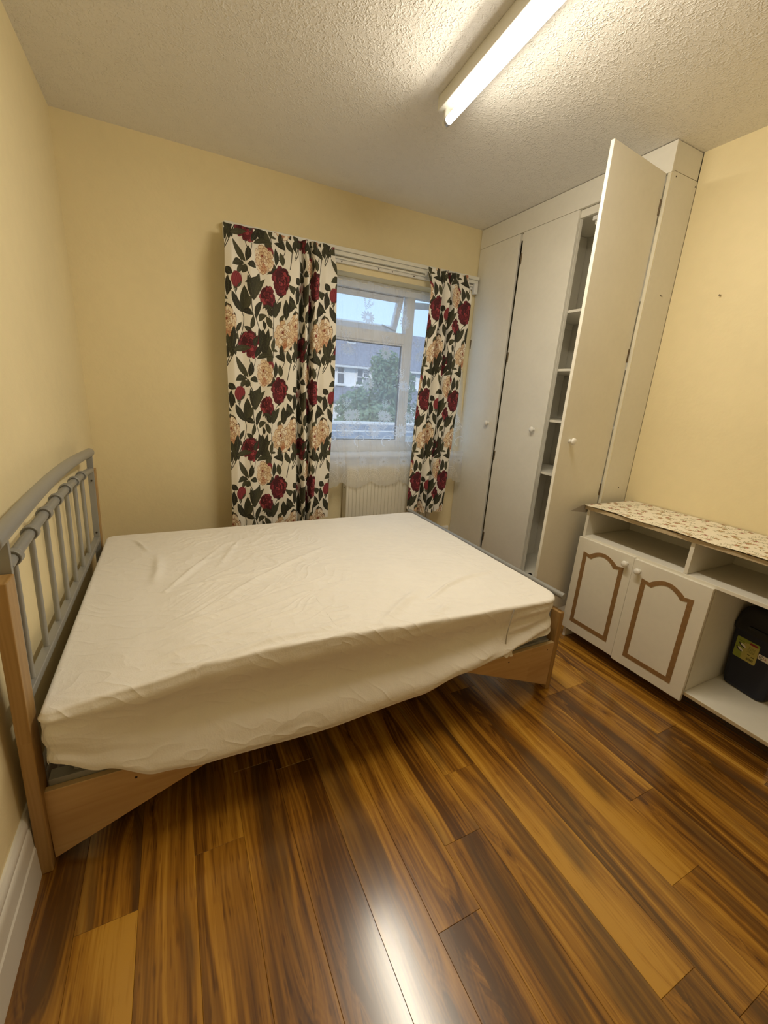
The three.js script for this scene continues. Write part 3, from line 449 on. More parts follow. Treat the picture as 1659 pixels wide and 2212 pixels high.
// ───────────────────────── low cabinet ─────────────────────────
{
  const XC = 2.51, c = thing('low_cabinet', 'long low white cabinet with two brown-inlaid doors and open bays', 'cabinet', [2.72, 0, 2.4]);
  const o = (g) => { g.translate(-2.72, 0, -2.4); return g; }, zEnd = 3.3, xb = W - 0.004;
  part(c, 'top', o(bx(XC - 0.008, xb, 0.816, 0.836, 1.524, zEnd, 0.002)), M.chip);
  part(c, 'end_panel', o(bx(XC + 0.012, xb, 0.001, 0.815, 1.528, 1.545, 0.0015)), M.white);
  part(c, 'end_panel', o(bx(XC + 0.012, xb, 0.001, 0.815, zEnd - 0.018, zEnd - 0.001, 0.0015)), M.white);
  part(c, 'niche_shelf', o(bx(XC + 0.004, xb - 0.01, 0.645, 0.662, 1.546, zEnd - 0.019, 0.0015)), M.white);
  part(c, 'divider', o(bx(XC + 0.004, xb - 0.012, 0.663, 0.815, 2.082, 2.1, 0.0015)), M.white);
  part(c, 'bay_side', o(bx(XC + 0.012, xb - 0.012, 0.114, 0.644, 2.204, 2.222, 0.0015)), M.white);
  part(c, 'bottom_shelf', o(bx(XC + 0.008, xb - 0.01, 0.095, 0.113, 1.546, zEnd - 0.019, 0.0015)), M.white);
  part(c, 'shelf_edge', o(bx(XC + 0.0055, XC + 0.008, 0.096, 0.112, 2.224, zEnd - 0.019, 0.0005)), M.chip, 'bare chipboard edge');
  part(c, 'back_panel', o(bx(xb - 0.009, xb - 0.001, 0.095, 0.815, 1.546, zEnd - 0.019, 0)), M.white);
  for (const z of [2.57, 3.1]) part(c, 'foot', o(bx(XC + 0.012, XC + 0.06, 0.001, 0.094, z, z + 0.02, 0.0015)), M.white);
  part(c, 'kick_board', o(bx(2.72, 2.736, 0.001, 0.094, 1.546, zEnd - 0.02, 0)), M.white);
  const arch = (z0, z1, y0, yt, pk, i) => { // outline of the inlay, inset by i
    const s = [], a = z0 + i, b = z1 - i, t = yt - i * 0.9, p = pk - i * 0.9, m = (a + b) / 2, sh = 0.04 - i * 0.4; s.push([a, y0 + i], [b, y0 + i], [b, t], [b - sh, t - 0.006]);
    for (let k = 1; k < 16; k++) { const q = k / 16, zz = lerp(b - sh, a + sh, q), bump = Math.pow(Math.sin(Math.PI * q), 0.85); s.push([zz, lerp(t - 0.006, p, bump)]); }
    s.push([a + sh, t - 0.006], [a, t]); return s.map(([u, v]) => new THREE.Vector2(u, v));
  };
  const door = (z0, z1, y0, y1, x, inl, knob) => {
    const d = new THREE.Group(); d.name = 'door'; c.add(d);
    part(d, 'leaf', o(bx(x, x + 0.017, y0, y1, z0, z1, 0.002)), M.white);
    const s = new THREE.Shape(arch(...inl, 0)); s.holes.push(new THREE.Path(arch(...inl, 0.0235).reverse()));
    part(d, 'inlay', o(boxUV(remap(new THREE.ExtrudeGeometry(s, { depth: 0.0022, bevelEnabled: false }), (a, b, e) => [x + 0.0004 - e, b, a]))), M.inlay, 'brown arched inlay strip');
    part(d, 'knob', o(toMinusX(knobGeo(0.0165)).translate(x, ...knob)), M.gloss, 'round cream knob');
  };
  door(1.526, 1.861, 0.073, 0.653, XC - 0.009, [1.573, 1.818, 0.134, 0.577, 0.608], [0.606, 1.827]);
  door(1.863, 2.222, 0.064, 0.648, XC - 0.012, [1.92, 2.164, 0.119, 0.565, 0.597], [0.595, 1.899]);
}
{ // cloth on the cabinet
  const t = thing('table_covering', 'cream wipe-clean cloth with small brown sprigs lying on low cabinet', 'cloth', [2.72, 0.837, 2.4]);
  const g = gridGeo(16, 120, (a, b) => { const z = lerp(1.522, 3.3, b), wv = 0.007 * noise(z * 14, 3, 5) + 0.004 * Math.sin(z * 23), x = lerp(2.488 + wv, W - 0.006, a), lift = a < 0.07 ? 0.002 + 0.006 * noise(z * 11, 8, 7) * (1 - a / 0.07) : 0.0012; return [x - 2.72, lift + 0.0006, z - 2.4, z, x]; });
  part(t, 'cloth', remapFlip(g), M.sprig);
  const f = new THREE.BufferGeometry(); const P = [[2.49, 0.842, 1.523], [2.93 - 0.3, 0.842, 1.523], [2.53, 0.79, 1.515], [2.405, 0.806, 1.509]].map(([x, y, z]) => [x - 2.72, y - 0.837, z - 2.4]);
  f.setAttribute('position', new THREE.Float32BufferAttribute([P[0], P[3], P[2], P[0], P[2], P[1]].flat(), 3)); f.setAttribute('uv', new THREE.Float32BufferAttribute([0, 0, 0.1, 0, 0.1, 0.1, 0, 0, 0.1, 0.1, 0, 0.1], 2)); f.computeVertexNormals(); part(t, 'turned_flap', f, M.vinylBack, 'grey underside of the turned corner');
}
function remapFlip(g) { const i = g.index.array; for (let k = 0; k < i.length; k += 3) { const a = i[k]; i[k] = i[k + 1]; i[k + 1] = a; } g.computeVertexNormals(); return g; }

{ // bin
  const b = thing('waste_bin', 'dark navy plastic bin with green label in cabinet bay', 'bin', [2.838, 0.1135, 2.335]); b.rotation.y = -0.19;
  // local: front faces -x; rounded-rectangle section that widens upwards
  const sect = (hx, hz, r, n = 10) => { const s = []; for (const [cx, cz, a0] of [[hx - r, hz - r, 0], [-hx + r, hz - r, 1], [-hx + r, -hz + r, 2], [hx - r, -hz + r, 3]]) for (let i = 0; i <= n; i++) { const a = (a0 + i / n) * Math.PI / 2; s.push([cx + Math.cos(a) * r, cz + Math.sin(a) * r]); } return s; };
  const loft = (levels) => { const rings = levels.map(([y, hx, hz, r]) => sect(hx, hz, r).map(([x, z]) => [x, y, z])), n = rings[0].length; return gridGeo(n, rings.length - 1, (a, v) => { const i = Math.round(a * n) % n, j = Math.round(v * (rings.length - 1)), p = rings[j][i]; return [...p, a, v]; }); };
  part(b, 'body', remapFlip(loft([[0.004, 0.001, 0.001, 0.0005], [0.0, 0.045, 0.075, 0.02], [0.004, 0.055, 0.088, 0.03], [0.02, 0.058, 0.092, 0.03], [0.3, 0.066, 0.104, 0.034], [0.302, 0.069, 0.107, 0.034]])), M.navy);
  part(b, 'lid', remapFlip(loft([[0.300, 0.069, 0.108, 0.034], [0.296, 0.072, 0.111, 0.036], [0.318, 0.072, 0.111, 0.036], [0.33, 0.070, 0.109, 0.036], [0.37, 0.066, 0.103, 0.036], [0.40, 0.056, 0.092, 0.036], [0.418, 0.04, 0.072, 0.03], [0.424, 0.02, 0.04, 0.016], [0.425, 0.001, 0.001, 0.0005]])), M.black);
  part(b, 'lid_grip', bx(-0.081, -0.064, 0.322, 0.334, -0.035, 0.045, 0.004), M.black);
  const label = canvasTex(256, 272, (c, w, h) => {
    c.fillStyle = '#8f9a3c'; c.fillRect(0, 0, w, h); c.fillStyle = '#b6ab5e'; c.fillRect(90, 40, 166, 232);
    c.strokeStyle = '#4d5a1c'; c.lineWidth = 4; c.beginPath(); for (let i = 0; i < 12; i++) c.lineTo(20 + i * 9, 44 + (i % 2) * 6); c.stroke();
    c.fillStyle = '#8d1f1d'; c.fillRect(150, 18, 84, 26);
    for (const [x, y] of [[62, 92], [44, 152]]) { c.fillStyle = '#e4e0cf'; c.beginPath(); c.ellipse(x + 22, y + 4, 34, 18, 0.5, 0, 7); c.fill(); c.strokeStyle = '#1c1a1c'; c.lineWidth = 13; c.beginPath(); c.moveTo(x - 24, y - 18); c.quadraticCurveTo(x - 4, y + 26, x + 42, y + 24); c.stroke(); }
    c.strokeStyle = '#6f6a34'; c.lineWidth = 4; for (let i = 0; i < 5; i++) { c.beginPath(); for (let k = 0; k < 10; k++) c.lineTo(140 + k * 9, 76 + i * 16 + ((k + i) % 3) * 3); c.stroke(); }
    c.fillStyle = '#4a4620'; c.fillRect(150, 172, 30, 10); c.fillRect(196, 184, 34, 10); c.fillStyle = '#2c2a14'; for (let i = 0; i < 16; i++) c.fillRect(150 + i * 5, 216, 2 + (i * 7) % 3, 30);
  });
  const sticker = canvasTex(256, 96, (c, w, h) => { c.fillStyle = '#e9e3d8'; c.fillRect(0, 0, w, h); c.strokeStyle = '#2b2b2f'; c.lineWidth = 9; c.beginPath(); c.arc(46, 48, 30, 0.5, 5.6); c.stroke(); c.fillStyle = '#2b2b2f'; c.font = 'bold 46px sans-serif'; c.fillText('G', 30, 64); c.fillStyle = '#a03a34'; c.fillText('LA', 78, 64); });
  const face = (y) => -lerp(0.058, 0.066, (y - 0.02) / 0.28) - 0.0006, decal = (name, zc, yc, ww, hh, tilt, tex, r, lab) => {
    const s = new THREE.Shape(); s.moveTo(-ww / 2 + r, -hh / 2); s.lineTo(ww / 2 - r, -hh / 2); s.quadraticCurveTo(ww / 2, -hh / 2, ww / 2, -hh / 2 + r); s.lineTo(ww / 2, hh / 2 - r); s.quadraticCurveTo(ww / 2, hh / 2, ww / 2 - r, hh / 2); s.lineTo(-ww / 2 + r, hh / 2); s.quadraticCurveTo(-ww / 2, hh / 2, -ww / 2, hh / 2 - r); s.lineTo(-ww / 2, -hh / 2 + r); s.quadraticCurveTo(-ww / 2, -hh / 2, -ww / 2 + r, -hh / 2);
    const g = new THREE.ShapeGeometry(s, 5), uv = g.attributes.uv; for (let i = 0; i < uv.count; i++) uv.setXY(i, uv.getX(i) / ww + 0.5, uv.getY(i) / hh + 0.5);
    g.rotateZ(tilt); part(b, name, remap(g, (a, q) => { const y = yc + q; return [face(y), y, zc + a]; }), std({ map: tex, roughness: 0.45 }), lab);
  };
  decal('label', -0.022, 0.21, 0.098, 0.104, 0, label, 0.008, 'green and yellow product label'); decal('sticker', 0.062, 0.214, 0.066, 0.026, 0, sticker, 0.001, 'small white sticker');
}
solo('wall_nail', mergeGeometries([rod([W - 0.012, 1.945, 1.713], [W + 0.004, 1.947, 1.713], 0.0018, 8), rod([W - 0.0125, 1.945, 1.713], [W - 0.011, 1.945, 1.713], 0.004, 10)]), M.hinge, 'small rusty nail in the bare right-hand wall', 'nail');

// ───────────────────────── bed ─────────────────────────
{
  const b = thing('bed_frame', 'double bed frame with grey metal rods, wooden posts and plywood gussets', 'bed', [1.04, 0, 1.19]);
  const o = (g) => { g.translate(-1.04, 0, -1.19); return g; }, lean = (g) => { const m = new THREE.Matrix4().set(1, 0.03, 0, 0, 0, 1, 0, 0, 0, 0, 1, 0, 0, 0, 0, 1); g.applyMatrix4(m); return o(g); };
  const sw = true;
  part(b, 'head_post', lean(bx(0.014, 0.046, 0, 0.905, 1.822, 1.884, 0.004, 1)), M.beech); part(b, 'head_post', lean(bx(0.014, 0.046, 0, 0.915, 0.495, 0.545, 0.004, 1)), M.beech);
  part(b, 'head_upright', lean(bx(0.018, 0.042, 0.24, 1.0, 1.808, 1.8215, 0.002)), M.greyMetal); part(b, 'head_upright', lean(bx(0.016, 0.043, 0.24, 1.0, 0.546, 0.556, 0.002)), M.greyMetal);
  for (const z of [0.5565, 1.8075]) for (const y of [0.86, 0.585]) part(b, 'bolt', lean(rod([0.03, y, z - 0.001], [0.03, y, z + (z < 1 ? 0.003 : -0.003)], 0.0045, 10)), M.screw);
  const zA = 0.535, zB = 1.86, S = (z) => (z - zA) / (zB - zA), xr = 0.028;
  { const pts = []; for (let i = 0; i <= 12; i++) { const z = lerp(zA - 0.012, zB + 0.012, i / 12); pts.push([xr, 0.998 + 0.03 * Math.sin(Math.PI * clamp(S(z))), z]); } const g = tube(pts, 0.021, 60, 14); const caps = [pts[0], pts[12]].map(([x, y, z]) => { const s = new THREE.SphereGeometry(0.021, 14, 8); s.scale(1, 1, 0.35); s.translate(x, y, z); return s; }); part(b, 'top_arch', lean(mergeGeometries([g, ...caps].map((q) => q.toNonIndexed()))), M.greyMetal); }
  const railY = (z) => 0.912 + 0.036 * Math.sin(Math.PI * clamp(S(z)));
  { const pts = []; for (let i = 0; i <= 10; i++) { const z = lerp(0.556, 1.808, i / 10); pts.push([xr, railY(z), z]); } part(b, 'head_rail', lean(tube(pts, 0.0145, 50, 12)), M.greyMetal); }
  part(b, 'lower_rail', lean(bx(0.016, 0.042, 0.535, 0.562, 0.556, 1.808, 0.003)), M.greyMetal);
  for (let i = 0; i < 7; i++) {
    const z = 1.752 - i * 0.1605, y = railY(z); part(b, 'rod', lean(rod([xr, 0.562, z], [xr, y - 0.012, z], 0.0082, 12)), M.greyMetal);
    const c = new THREE.CylinderGeometry(0.0208, 0.0208, 0.022, 20, 1).rotateX(Math.PI / 2), t1 = new THREE.TorusGeometry(0.0188, 0.0026, 8, 20).translate(0, 0, 0.011), t2 = t1.clone().translate(0, 0, -0.022); part(b, 'collar', lean(mergeGeometries([c, t1, t2]).translate(xr, y, z)), M.greyMetal);
  }
  part(b, 'foot_post', o(bx(2.022, 2.052, 0, 0.432, 1.792, 1.862, 0.006)), M.beech); part(b, 'foot_post', o(bx(2.022, 2.052, 0, 0.432, 0.47, 0.54, 0.006)), M.beech);
  part(b, 'foot_bar', o(rod([2.03, 0.513, 0.385], [2.03, 0.513, 1.858], 0.0145, 18)), M.greyMetal);
  for (const z of [0.53, 1.80]) part(b, 'foot_bracket', o(bx(2.012, 2.021, 0.25, 0.505, z - 0.02, z + 0.012, 0.002)), M.greyMetal);
  part(b, 'foot_rail', o(bx(2.0, 2.02, 0.255, 0.285, 0.54, 1.792, 0.002)), M.greyMetal);
  for (const [z0, z1] of [[1.803, 1.842], [0.53, 0.569]]) part(b, 'side_rail', o(mergeGeometries([bx(0.062, 2.0, 0.278, 0.283, z0, z1, 0.001), z0 > 1 ? bx(0.062, 2.0, 0.235, 0.279, z1 - 0.004, z1, 0.001) : bx(0.062, 2.0, 0.235, 0.279, z0, z0 + 0.004, 0.001)])), M.greyMetal);
  part(b, 'centre_rail', o(bx(0.062, 2.0, 0.232, 0.262, 1.17, 1.2, 0.002)), M.greyMetal);
  for (let i = 0; i < 12; i++) part(b, 'slat', o(bx(0.12 + i * 0.16, 0.185 + i * 0.16, 0.2832, 0.294, 0.545, 1.83, 0.002)), M.greyMetal);
  const gus = (pts, z) => { const s = new THREE.Shape(pts.map((p) => new THREE.Vector2(...p))); return new THREE.ExtrudeGeometry(s, { depth: 0.017, bevelEnabled: true, bevelSize: 0.0008, bevelThickness: 0.0008, bevelSegments: 1 }).translate(0, 0, z); };
  for (const z of [1.8435, 0.511]) for (const pts of [[[0.05, 0.02], [0.63, 0.262], [0.052, 0.262]], [[2.02, 0.03], [2.02, 0.272], [1.5, 0.266], [1.5, 0.248]]]) {
    const near = z > 1; const p = near ? pts : pts; const q = part(b, 'gusset', o(boxUV(gus(p, z))), M.ply, 'plywood corner gusset');
    const xs = p[0][0] < 1 ? [0.055, 0.6] : [1.51, 2.018]; part(q, 'ply_edge', o(bx(xs[0], xs[1], (p[0][0] < 1 ? 0.2622 : 0.268), (p[0][0] < 1 ? 0.2636 : 0.2732), z - 0.0004, z + 0.0174, 0.0004)), M.plyEdge);
    for (const [x, y] of p[0][0] < 1 ? [[0.27, 0.222]] : [[1.98, 0.24], [1.74, 0.235]]) part(q, 'screw', o(rod([x, y, z + 0.0178], [x, y, z + 0.0186], 0.004, 8)), M.screw);
  }
}
{ // mattress in a loose fitted sheet
  const m = thing('mattress', 'double mattress in a crumpled loose off-white fitted sheet', 'mattress', [1.04, 0.2945, 1.18]), o = (g) => { g.translate(-1.04, -0.2945, -1.18); return g; };
  part(m, 'mattress_core', o(bx(0.1, 1.962, 0.295, 0.49, 0.52, 1.838, 0.03)), M.ticking);
  const X0 = 0.082, X1 = 1.985, Z0 = 0.486, Z1 = 1.884, per = [];
  const corner = (cx, cz, r, a0, n = 24) => { for (let i = 0; i <= n; i++) { const a = a0 + i / n * Math.PI / 2; per.push([cx + Math.cos(a) * r, cz + Math.sin(a) * r, Math.cos(a), Math.sin(a)]); } };
  const line = (x0, z0, x1, z1, nx, nz) => { const L = Math.hypot(x1 - x0, z1 - z0), n = Math.round(L / 0.008); for (let i = 1; i < n; i++) per.push([lerp(x0, x1, i / n), lerp(z0, z1, i / n), nx, nz]); };
  const rA = 0.028, rB = 0.085, rC = 0.04; // start at the far edge, go round by the foot to the near side
  line(1.0, Z0, X1 - rC, Z0, 0, -1); corner(X1 - rC, Z0 + rC, rC, -Math.PI / 2); line(X1, Z0 + rC, X1, Z1 - rB, 1, 0); corner(X1 - rB, Z1 - rB, rB, 0); line(X1 - rB, Z1, X0 + rA, Z1, 0, 1); corner(X0 + rA, Z1 - rA, rA, Math.PI / 2); line(X0, Z1 - rA, X0, Z0 + rC, -1, 0); corner(X0 + rC, Z0 + rC, rC, Math.PI); line(X0 + rC, Z0, 1.0, Z0, 0, -1); per.push(per[0].slice());
  const segs = [[[0.37, 1.295], [0.465, 1.129], [0.608, 0.869]], [[0.481, 1.553], [0.647, 1.396], [0.858, 1.21], [1.138, 1.003]], [[0.299, 1.623], [0.573, 1.573], [0.945, 1.459]], [[0.32, 1.789], [0.57, 1.732], [0.89, 1.637]], [[0.477, 1.876], [0.569, 1.853], [0.671, 1.835], [0.83, 1.833], [0.989, 1.778]], [[0.331, 0.868], [0.339, 1.06], [0.326, 1.181]], [[0.223, 0.61], [0.286, 0.783]], [[0.713, 0.801], [0.593, 1.1]], [[1.084, 1.851], [1.218, 1.74], [1.362, 1.637]], [[1.364, 1.722], [1.513, 1.636], [1.651, 1.584], [1.828, 1.553]], [[1.311, 1.854], [1.423, 1.777]], [[0.798, 1.708], [0.919, 1.663]], [[0.365, 1.293], [0.748, 1.249]], [[0.937, 1.55], [1.121, 1.452]]];
  const amps = [0.009, 0.008, 0.005, 0.006, 0.009, 0.011, 0.009, 0.008, 0.012, 0.011, 0.007, 0.004, 0.004, 0.004];
  const wrinkle = (x, z) => {
    let h = 0; segs.forEach((s, k) => { let best = 9, along = 0; for (let i = 1; i < s.length; i++) { const [ax, az] = s[i - 1], [bx_, bz] = s[i], dx = bx_ - ax, dz = bz - az, t = clamp(((x - ax) * dx + (z - az) * dz) / (dx * dx + dz * dz)), d = Math.hypot(x - ax - dx * t, z - az - dz * t); if (d < best) { best = d; along = (i - 1 + t) / (s.length - 1); } } const w = 0.010 + 0.005 * (k % 3); if (best < w * 4) h += 1.35 * amps[k] * Math.exp(-(best * best) / (w * w)) * (0.35 + 0.65 * Math.sin(Math.PI * clamp(along, 0.05, 0.95))); }); return h;
  };
  const creases = (x, z) => { // fine pulled creases fanning out from the head end
    const a = Math.atan2(1.95 - z, x + 0.35) , r = Math.hypot(1.95 - z, x + 0.35), w = fbm(x * 5, z * 5, 85, 2) * 0.16, q = noise((a + w) * 46, r * 3.2, 87), q2 = noise((a - w) * 90, r * 5, 89);
    const mask = smooth(0.25, 0.5, x) * (1 - smooth(0.95, 1.35, x)) * smooth(0.5, 0.62, z); return mask * (0.0042 * Math.pow(1 - Math.abs(q - 0.5) * 2, 4) + 0.0018 * Math.pow(1 - Math.abs(q2 - 0.5) * 2, 3));
  };
  const topY = (x, z) => { const near = table([[0.08, 0.533], [0.3, 0.553], [0.49, 0.572], [0.69, 0.581], [0.93, 0.576], [1.21, 0.561], [1.55, 0.546], [1.92, 0.533]], x), k = smooth(0.95, 1.88, z); const dent = -0.014 * Math.exp(-(((x - 1.35) / 0.3) ** 2 + ((z - 1.05) / 0.22) ** 2)); return lerp(0.537 + 0.012 * Math.sin(Math.PI * clamp((x - 0.1) / 1.85)) * Math.sin(Math.PI * clamp((z - 0.5) / 1.4)), near, k) + dent + wrinkle(x, z) + 0.006 * (fbm(x * 3 + z, z * 5 - x * 2, 81, 3) - 0.5) + creases(x, z); };
  const botY = (x, z, nx, nz) => nz > 0.5 ? table([[0.05, 0.40], [0.09, 0.375], [0.2, 0.315], [0.33, 0.248], [0.47, 0.228], [0.85, 0.212], [1.24, 0.232], [1.46, 0.276], [1.66, 0.305], [1.75, 0.327], [1.9, 0.352], [2.0, 0.36]], x) : nx > 0.5 ? 0.352 : 0.36;
  const nT = 150, nS = 56, nP = per.length - 1, cx = 1.03, cz = 1.19;
  const g = gridGeo(nP, nT + nS, (a, v) => {
    const p = per[Math.round(a * nP)], j = Math.round(v * (nT + nS)); const [ex, ez, nx, nz] = p;
    if (j <= nT) { const t = Math.pow(j / nT, 0.85) , x = lerp(cx, ex, t), z = lerp(cz, ez, t), edge = Math.hypot(x - ex, z - ez); const inset = 0.009; const fall = edge < inset ? 0.004 * (1 - edge / inset) ** 2 : 0; return [x, topY(x, z) - fall, z, x, z]; }
    const s = (j - nT) / nS, yt = topY(ex, ez) - 0.004, yb = botY(ex, ez, nx, nz), y = lerp(yt, yb, s); let out;
    if (nz > 0.3) { // loose hanging side: it folds in below the edge and swings out at the hem
      const k = smooth(0.1, 0.45, ex) * (1 - 0.75 * smooth(1.45, 1.85, ex)), L = yt - yb, d = s * L, c = ex;
      out = 0.004 * Math.sin(Math.min(1, s * 14) * Math.PI * 0.5) + k * (-0.05 * smooth(0.06, 0.5, s) + 0.068 * smooth(0.48, 0.9, s) - 0.012 * smooth(0.93, 1, s)) + 0.004 * Math.sin(s * 21 - c * 2.2) * (1 - s) * smooth(0.0, 0.1, s) + 0.005 * (1 - smooth(1.6, 1.9, c)) * Math.sin((s - (c - 0.1) * 0.22) * 15) * smooth(0.03, 0.2, s) * (1 - k * 0.4) + 0.005 * (fbm(c * 4, s * 9 + c * 3, 91, 3) - 0.5);
      out += 0.006 * smooth(1.45, 1.7, ex) * Math.sin(s * 20 + ex * 16) * s; out = Math.max(out, -0.046);
    } else out = 0.008 * Math.sin(Math.PI * s) + 0.004 * Math.sin(s * 17 + (ex + ez) * 6) * s;
    return [ex + nx * out, y, ez + nz * out, ex + nx * (yt - y), ez + nz * (yt - y)];
  });
  const sheet = part(m, 'fitted_sheet', o(remapFlip(g)), M.sheet);
  // sewn seam up the near side and the pulled-up elastic corner
  const seam = []; for (let i = 0; i <= 8; i++) { const t = i / 8; seam.push([1.69 - 0.02 * Math.sin(t * 3), lerp(0.528, 0.33, t), 1.888 + 0.004 * Math.sin(t * 5)]); } part(sheet, 'seam', o(tube(seam, 0.0022, 30, 6)), M.sheet);
  const tab = gridGeo(14, 8, (a, b) => [1.655 + a * 0.062, 0.342 - b * 0.034 - a * 0.012 + 0.004 * Math.sin(a * 13), 1.893 + 0.005 * Math.sin(a * 9 + b * 4) + 0.004 * b, a * 0.06, b * 0.03]); part(sheet, 'elastic_corner', o(tab), M.sheet, 'gathered elastic hem corner');
}

// ───────────────────────── outside ─────────────────────────
{
  const render = std({ color: rgb(0.85, 0.85, 0.84), roughness: 0.9 }), slate = std({ map: rep(mottle([0.50, 0.50, 0.54], 0.25, 141, 40), 0.5, 0.5), roughness: 0.8 }), dark = std({ color: rgb(0.10, 0.11, 0.13), roughness: 0.2 }), pink = std({ color: rgb(0.34, 0.2, 0.19), roughness: 0.85 });
  const asphalt = std({ color: rgb(0.13, 0.135, 0.15), roughness: 0.9 }), felt = std({ map: rep(mottle([0.47, 0.49, 0.53], 0.2, 145, 20), 0.4, 0.4), roughness: 0.9 }), coping = std({ color: rgb(0.62, 0.62, 0.6), roughness: 0.8 }), brick = std({ color: rgb(0.3, 0.27, 0.25), roughness: 0.9 });
  struct('ground', bx(-20, 50, -2.9, -2.75, -60, -0.35, 0), asphalt);
  struct('outer_wall', bx(-2, 7, -2.75, -0.12, -0.3, -0.02, 0), brick);
  const h = thing('terraced_house', 'white rendered house with slate roof across the road', 'house', [11, -2.75, -22]), o = (g) => { g.translate(-11, 2.75, 22); return g; };
  part(h, 'wall', o(bx(0, 20, -2.75, 2.74, -27, -22, 0)), render);
  part(h, 'roof', o(boxUV(remap(new THREE.ExtrudeGeometry(new THREE.Shape([[-21.6, 2.62], [-21.6, 2.78], [-25.2, 5.35], [-29, 2.78]].map((p) => new THREE.Vector2(...p))), { depth: 20.4, bevelEnabled: false }), (a, b, d) => [d - 0.2, b, a], true))), slate);
  part(h, 'gutter', o(bx(-0.2, 20.2, 2.6, 2.72, -21.62, -21.5, 0.02)), coping);
  part(h, 'lean_to_roof', o(boxUV(remap(new THREE.ExtrudeGeometry(new THREE.Shape([[-20.2, 0.62], [-20.2, 0.72], [-22, 1.52], [-22, 0.62]].map((p) => new THREE.Vector2(...p))), { depth: 16, bevelEnabled: false }), (a, b, d) => [d, b, a], true))), slate);
  part(h, 'lower_wall', o(bx(0, 16, -2.75, 0.62, -22, -20.4, 0)), render);
  const win = (x0, x1, y0, y1, nx, ny, zf = -21.97) => { const f = part(h, 'window', o(mergeGeometries([bx(x0 - 0.06, x0, y0 - 0.06, y1 + 0.06, zf - 0.06, zf + 0.05, 0), bx(x1, x1 + 0.06, y0 - 0.06, y1 + 0.06, zf - 0.06, zf + 0.05, 0), bx(x0, x1, y0 - 0.06, y0, zf - 0.06, zf + 0.05, 0), bx(x0, x1, y1, y1 + 0.06, zf - 0.06, zf + 0.05, 0), ...Array.from({ length: nx - 1 }, (_, i) => bx(lerp(x0, x1, (i + 1) / nx) - 0.03, lerp(x0, x1, (i + 1) / nx) + 0.03, y0, y1, zf - 0.06, zf + 0.04, 0)), ...ny.map((q) => bx(x0, x1, lerp(y0, y1, q) - 0.03, lerp(y0, y1, q) + 0.03, zf - 0.06, zf + 0.04, 0))])), std({ color: rgb(0.75, 0.75, 0.74), roughness: 0.4 })); part(f, 'pane', o(bx(x0, x1, y0, y1, zf - 0.02, zf, 0)), dark); part(f, 'sill', o(bx(x0 - 0.12, x1 + 0.12, y0 - 0.14, y0 - 0.06, zf - 0.05, zf + 0.12, 0)), coping); };
  win(9.56, 9.96, 1.68, 2.6, 1, [0.66]); win(10.84, 11.62, 1.7, 2.56, 2, [0.5]); win(7.4, 7.8, 1.68, 2.6, 1, [0.66]); win(14.2, 15.0, 1.7, 2.56, 2, [0.5]);
  const roofAt = (s) => [lerp(2.78, 5.35, s), lerp(-21.6, -25.2, s)];
  for (const x of [9.25, 11.0]) { const [y, z] = roofAt(0.6), r = Math.atan2(5.35 - 2.78, 3.6); const f = new THREE.BoxGeometry(0.55, 0.62, 0.14), p = new THREE.BoxGeometry(0.4, 0.46, 0.02).translate(0, 0, 0.075); for (const q of [f, p]) { q.rotateX(-(Math.PI / 2 - r)); q.translate(x, y, z + 0.02); } const m = part(h, 'rooflight', o(f), coping); part(m, 'pane', o(p), dark); }
  // low garage roof and garden wall between the houses
  const ga = thing('garage', 'grey felt-roofed garage low in front of the white house', 'garage', [5.5, -2.75, -9]), og = (g) => { g.translate(-5.5, 2.75, 9); return g; };
  part(ga, 'wall', og(bx(2.2, 9.3, -2.75, -0.75, -11.8, -5.2, 0)), brick);
  const slope = (z) => lerp(-0.62, 0.1, (-5 - z) / 7); part(ga, 'roof', og(boxUV(remap(new THREE.ExtrudeGeometry(new THREE.Shape([[-5, -0.75], [-5, -0.62], [-12, 0.1], [-12, -0.75]].map((p) => new THREE.Vector2(...p))), { depth: 7.4, bevelEnabled: false }), (a, b, d) => [2 + d, b, a], true))), felt);
  for (const z of [-5.6, -6.5, -7.4, -8.4, -9.5, -10.7]) part(ga, 'roof_batten', og(bx(2, 9.4, slope(z) - 0.02, slope(z) + 0.03, z - 0.05, z + 0.05, 0)), coping);
  part(ga, 'coping', og(bx(1.9, 9.5, 0.06, 0.2, -12.25, -12, 0.02)), coping);
  const leafM = [rgb(0.17, 0.26, 0.15), rgb(0.22, 0.31, 0.18), rgb(0.14, 0.22, 0.17)].map((c) => phys({ color: c, roughness: 0.9, transmission: 0.3, thickness: 0 })), bark = std({ color: rgb(0.09, 0.07, 0.05), roughness: 0.95 });
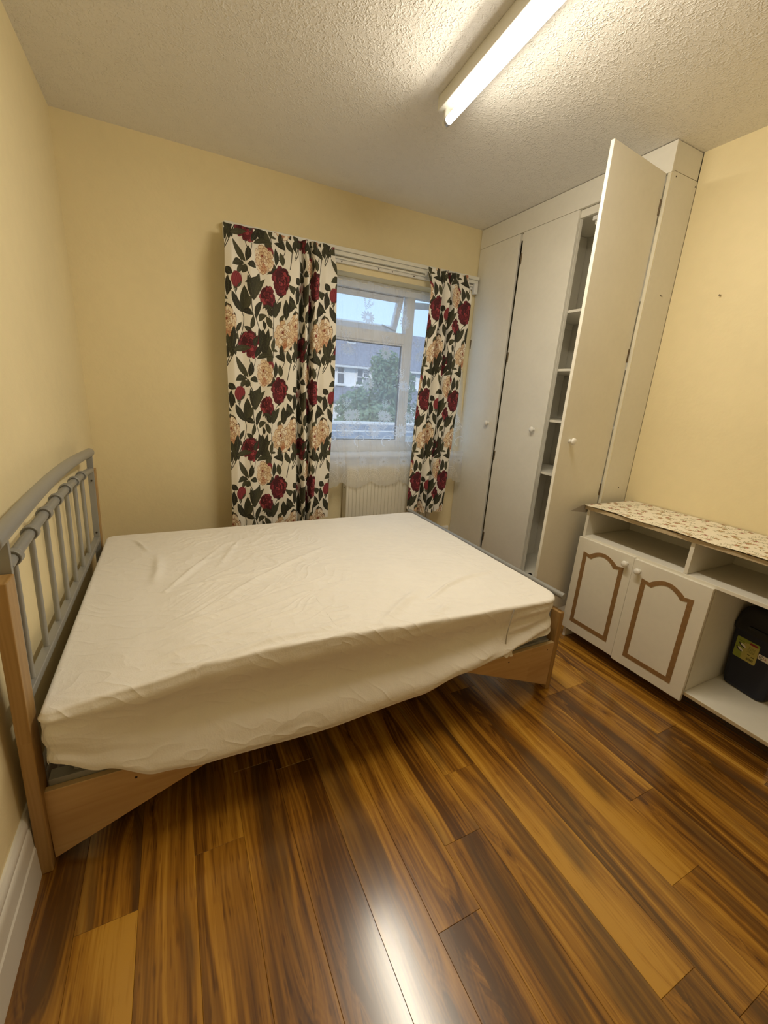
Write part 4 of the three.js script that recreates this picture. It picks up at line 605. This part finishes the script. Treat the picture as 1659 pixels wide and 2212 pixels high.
  const tree = (name, label, x, z, crowns, seed, k) => {
    const t = thing(name, label, 'tree', [x, -2.75, z], undefined), R = rng(seed), P = [], N = 5200;
    for (let i = 0; i < N; i++) {
      const c = crowns[Math.floor(R() * crowns.length)], a = R() * 6.283, u = R() * 2 - 1, r = Math.pow(R(), 0.38), s = Math.sqrt(1 - u * u), px = c[0] + Math.cos(a) * s * r * c[3], py = c[1] + u * r * c[4], pz = c[2] + Math.sin(a) * s * r * c[3];
      const d = new THREE.Vector3(R() - 0.5, R() - 0.5, R() - 0.5).normalize(), e = new THREE.Vector3(R() - 0.5, R() - 0.5, R() - 0.5).cross(d).normalize(), l = 0.07 + R() * 0.09, w = l * 0.45, q = [px, py, pz];
      const A = [0, 1, 2].map((n) => q[n] - d.getComponent(n) * l), B = [0, 1, 2].map((n) => q[n] + e.getComponent(n) * w), C = [0, 1, 2].map((n) => q[n] + d.getComponent(n) * l), D = [0, 1, 2].map((n) => q[n] - e.getComponent(n) * w); P.push(...A, ...B, ...C, ...A, ...C, ...D);
    }
    const g = new THREE.BufferGeometry(); g.setAttribute('position', new THREE.Float32BufferAttribute(P, 3)); g.setAttribute('uv', new THREE.Float32BufferAttribute(new Float32Array(P.length / 3 * 2), 2)); g.computeVertexNormals(); const f = part(t, 'foliage', g, leafM[k]); f.userData.kind = 'stuff';
    const trunk = new THREE.CylinderGeometry(0.1, 0.19, crowns[0][1], 10).translate(0, crowns[0][1] / 2, 0); part(t, 'trunk', trunk, bark);
    part(t, 'branch', tube([[0, crowns[0][1] * 0.6, 0], [0.3, crowns[0][1] * 0.9, 0.1], [crowns[1][0], crowns[1][1], crowns[1][2]]], 0.05, 12, 6), bark);
  };
  tree('garden_tree', 'leafy green tree in front of the white house', 9.9, -17, [[0, 3.6, 0, 1.5, 1.3], [0.8, 4.4, 0.2, 1.2, 1.2], [-1.2, 3.2, 0.3, 1.1, 0.9], [1.3, 3.0, -0.2, 1.3, 1.1], [0.5, 5.2, 0, 0.9, 1.0]], 3, 0);
  tree('garden_tree', 'dull green tree seen through the right-hand pane', 10.9, -12.8, [[0, 3.5, 0, 1.0, 1.1], [0.6, 4.3, 0.1, 1.0, 1.0], [1.3, 3.4, 0.2, 1.1, 1.1], [0.2, 4.6, 0, 0.8, 0.8]], 4, 2);
  tree('garden_tree', 'paler low bush just beyond the grey garage roof', 7.6, -13.6, [[0, 2.7, 0, 0.7, 0.6], [0.9, 2.9, 0.2, 0.8, 0.7], [-0.6, 2.6, 0, 0.6, 0.5]], 6, 1);
}
renderer.render(scene, camera);
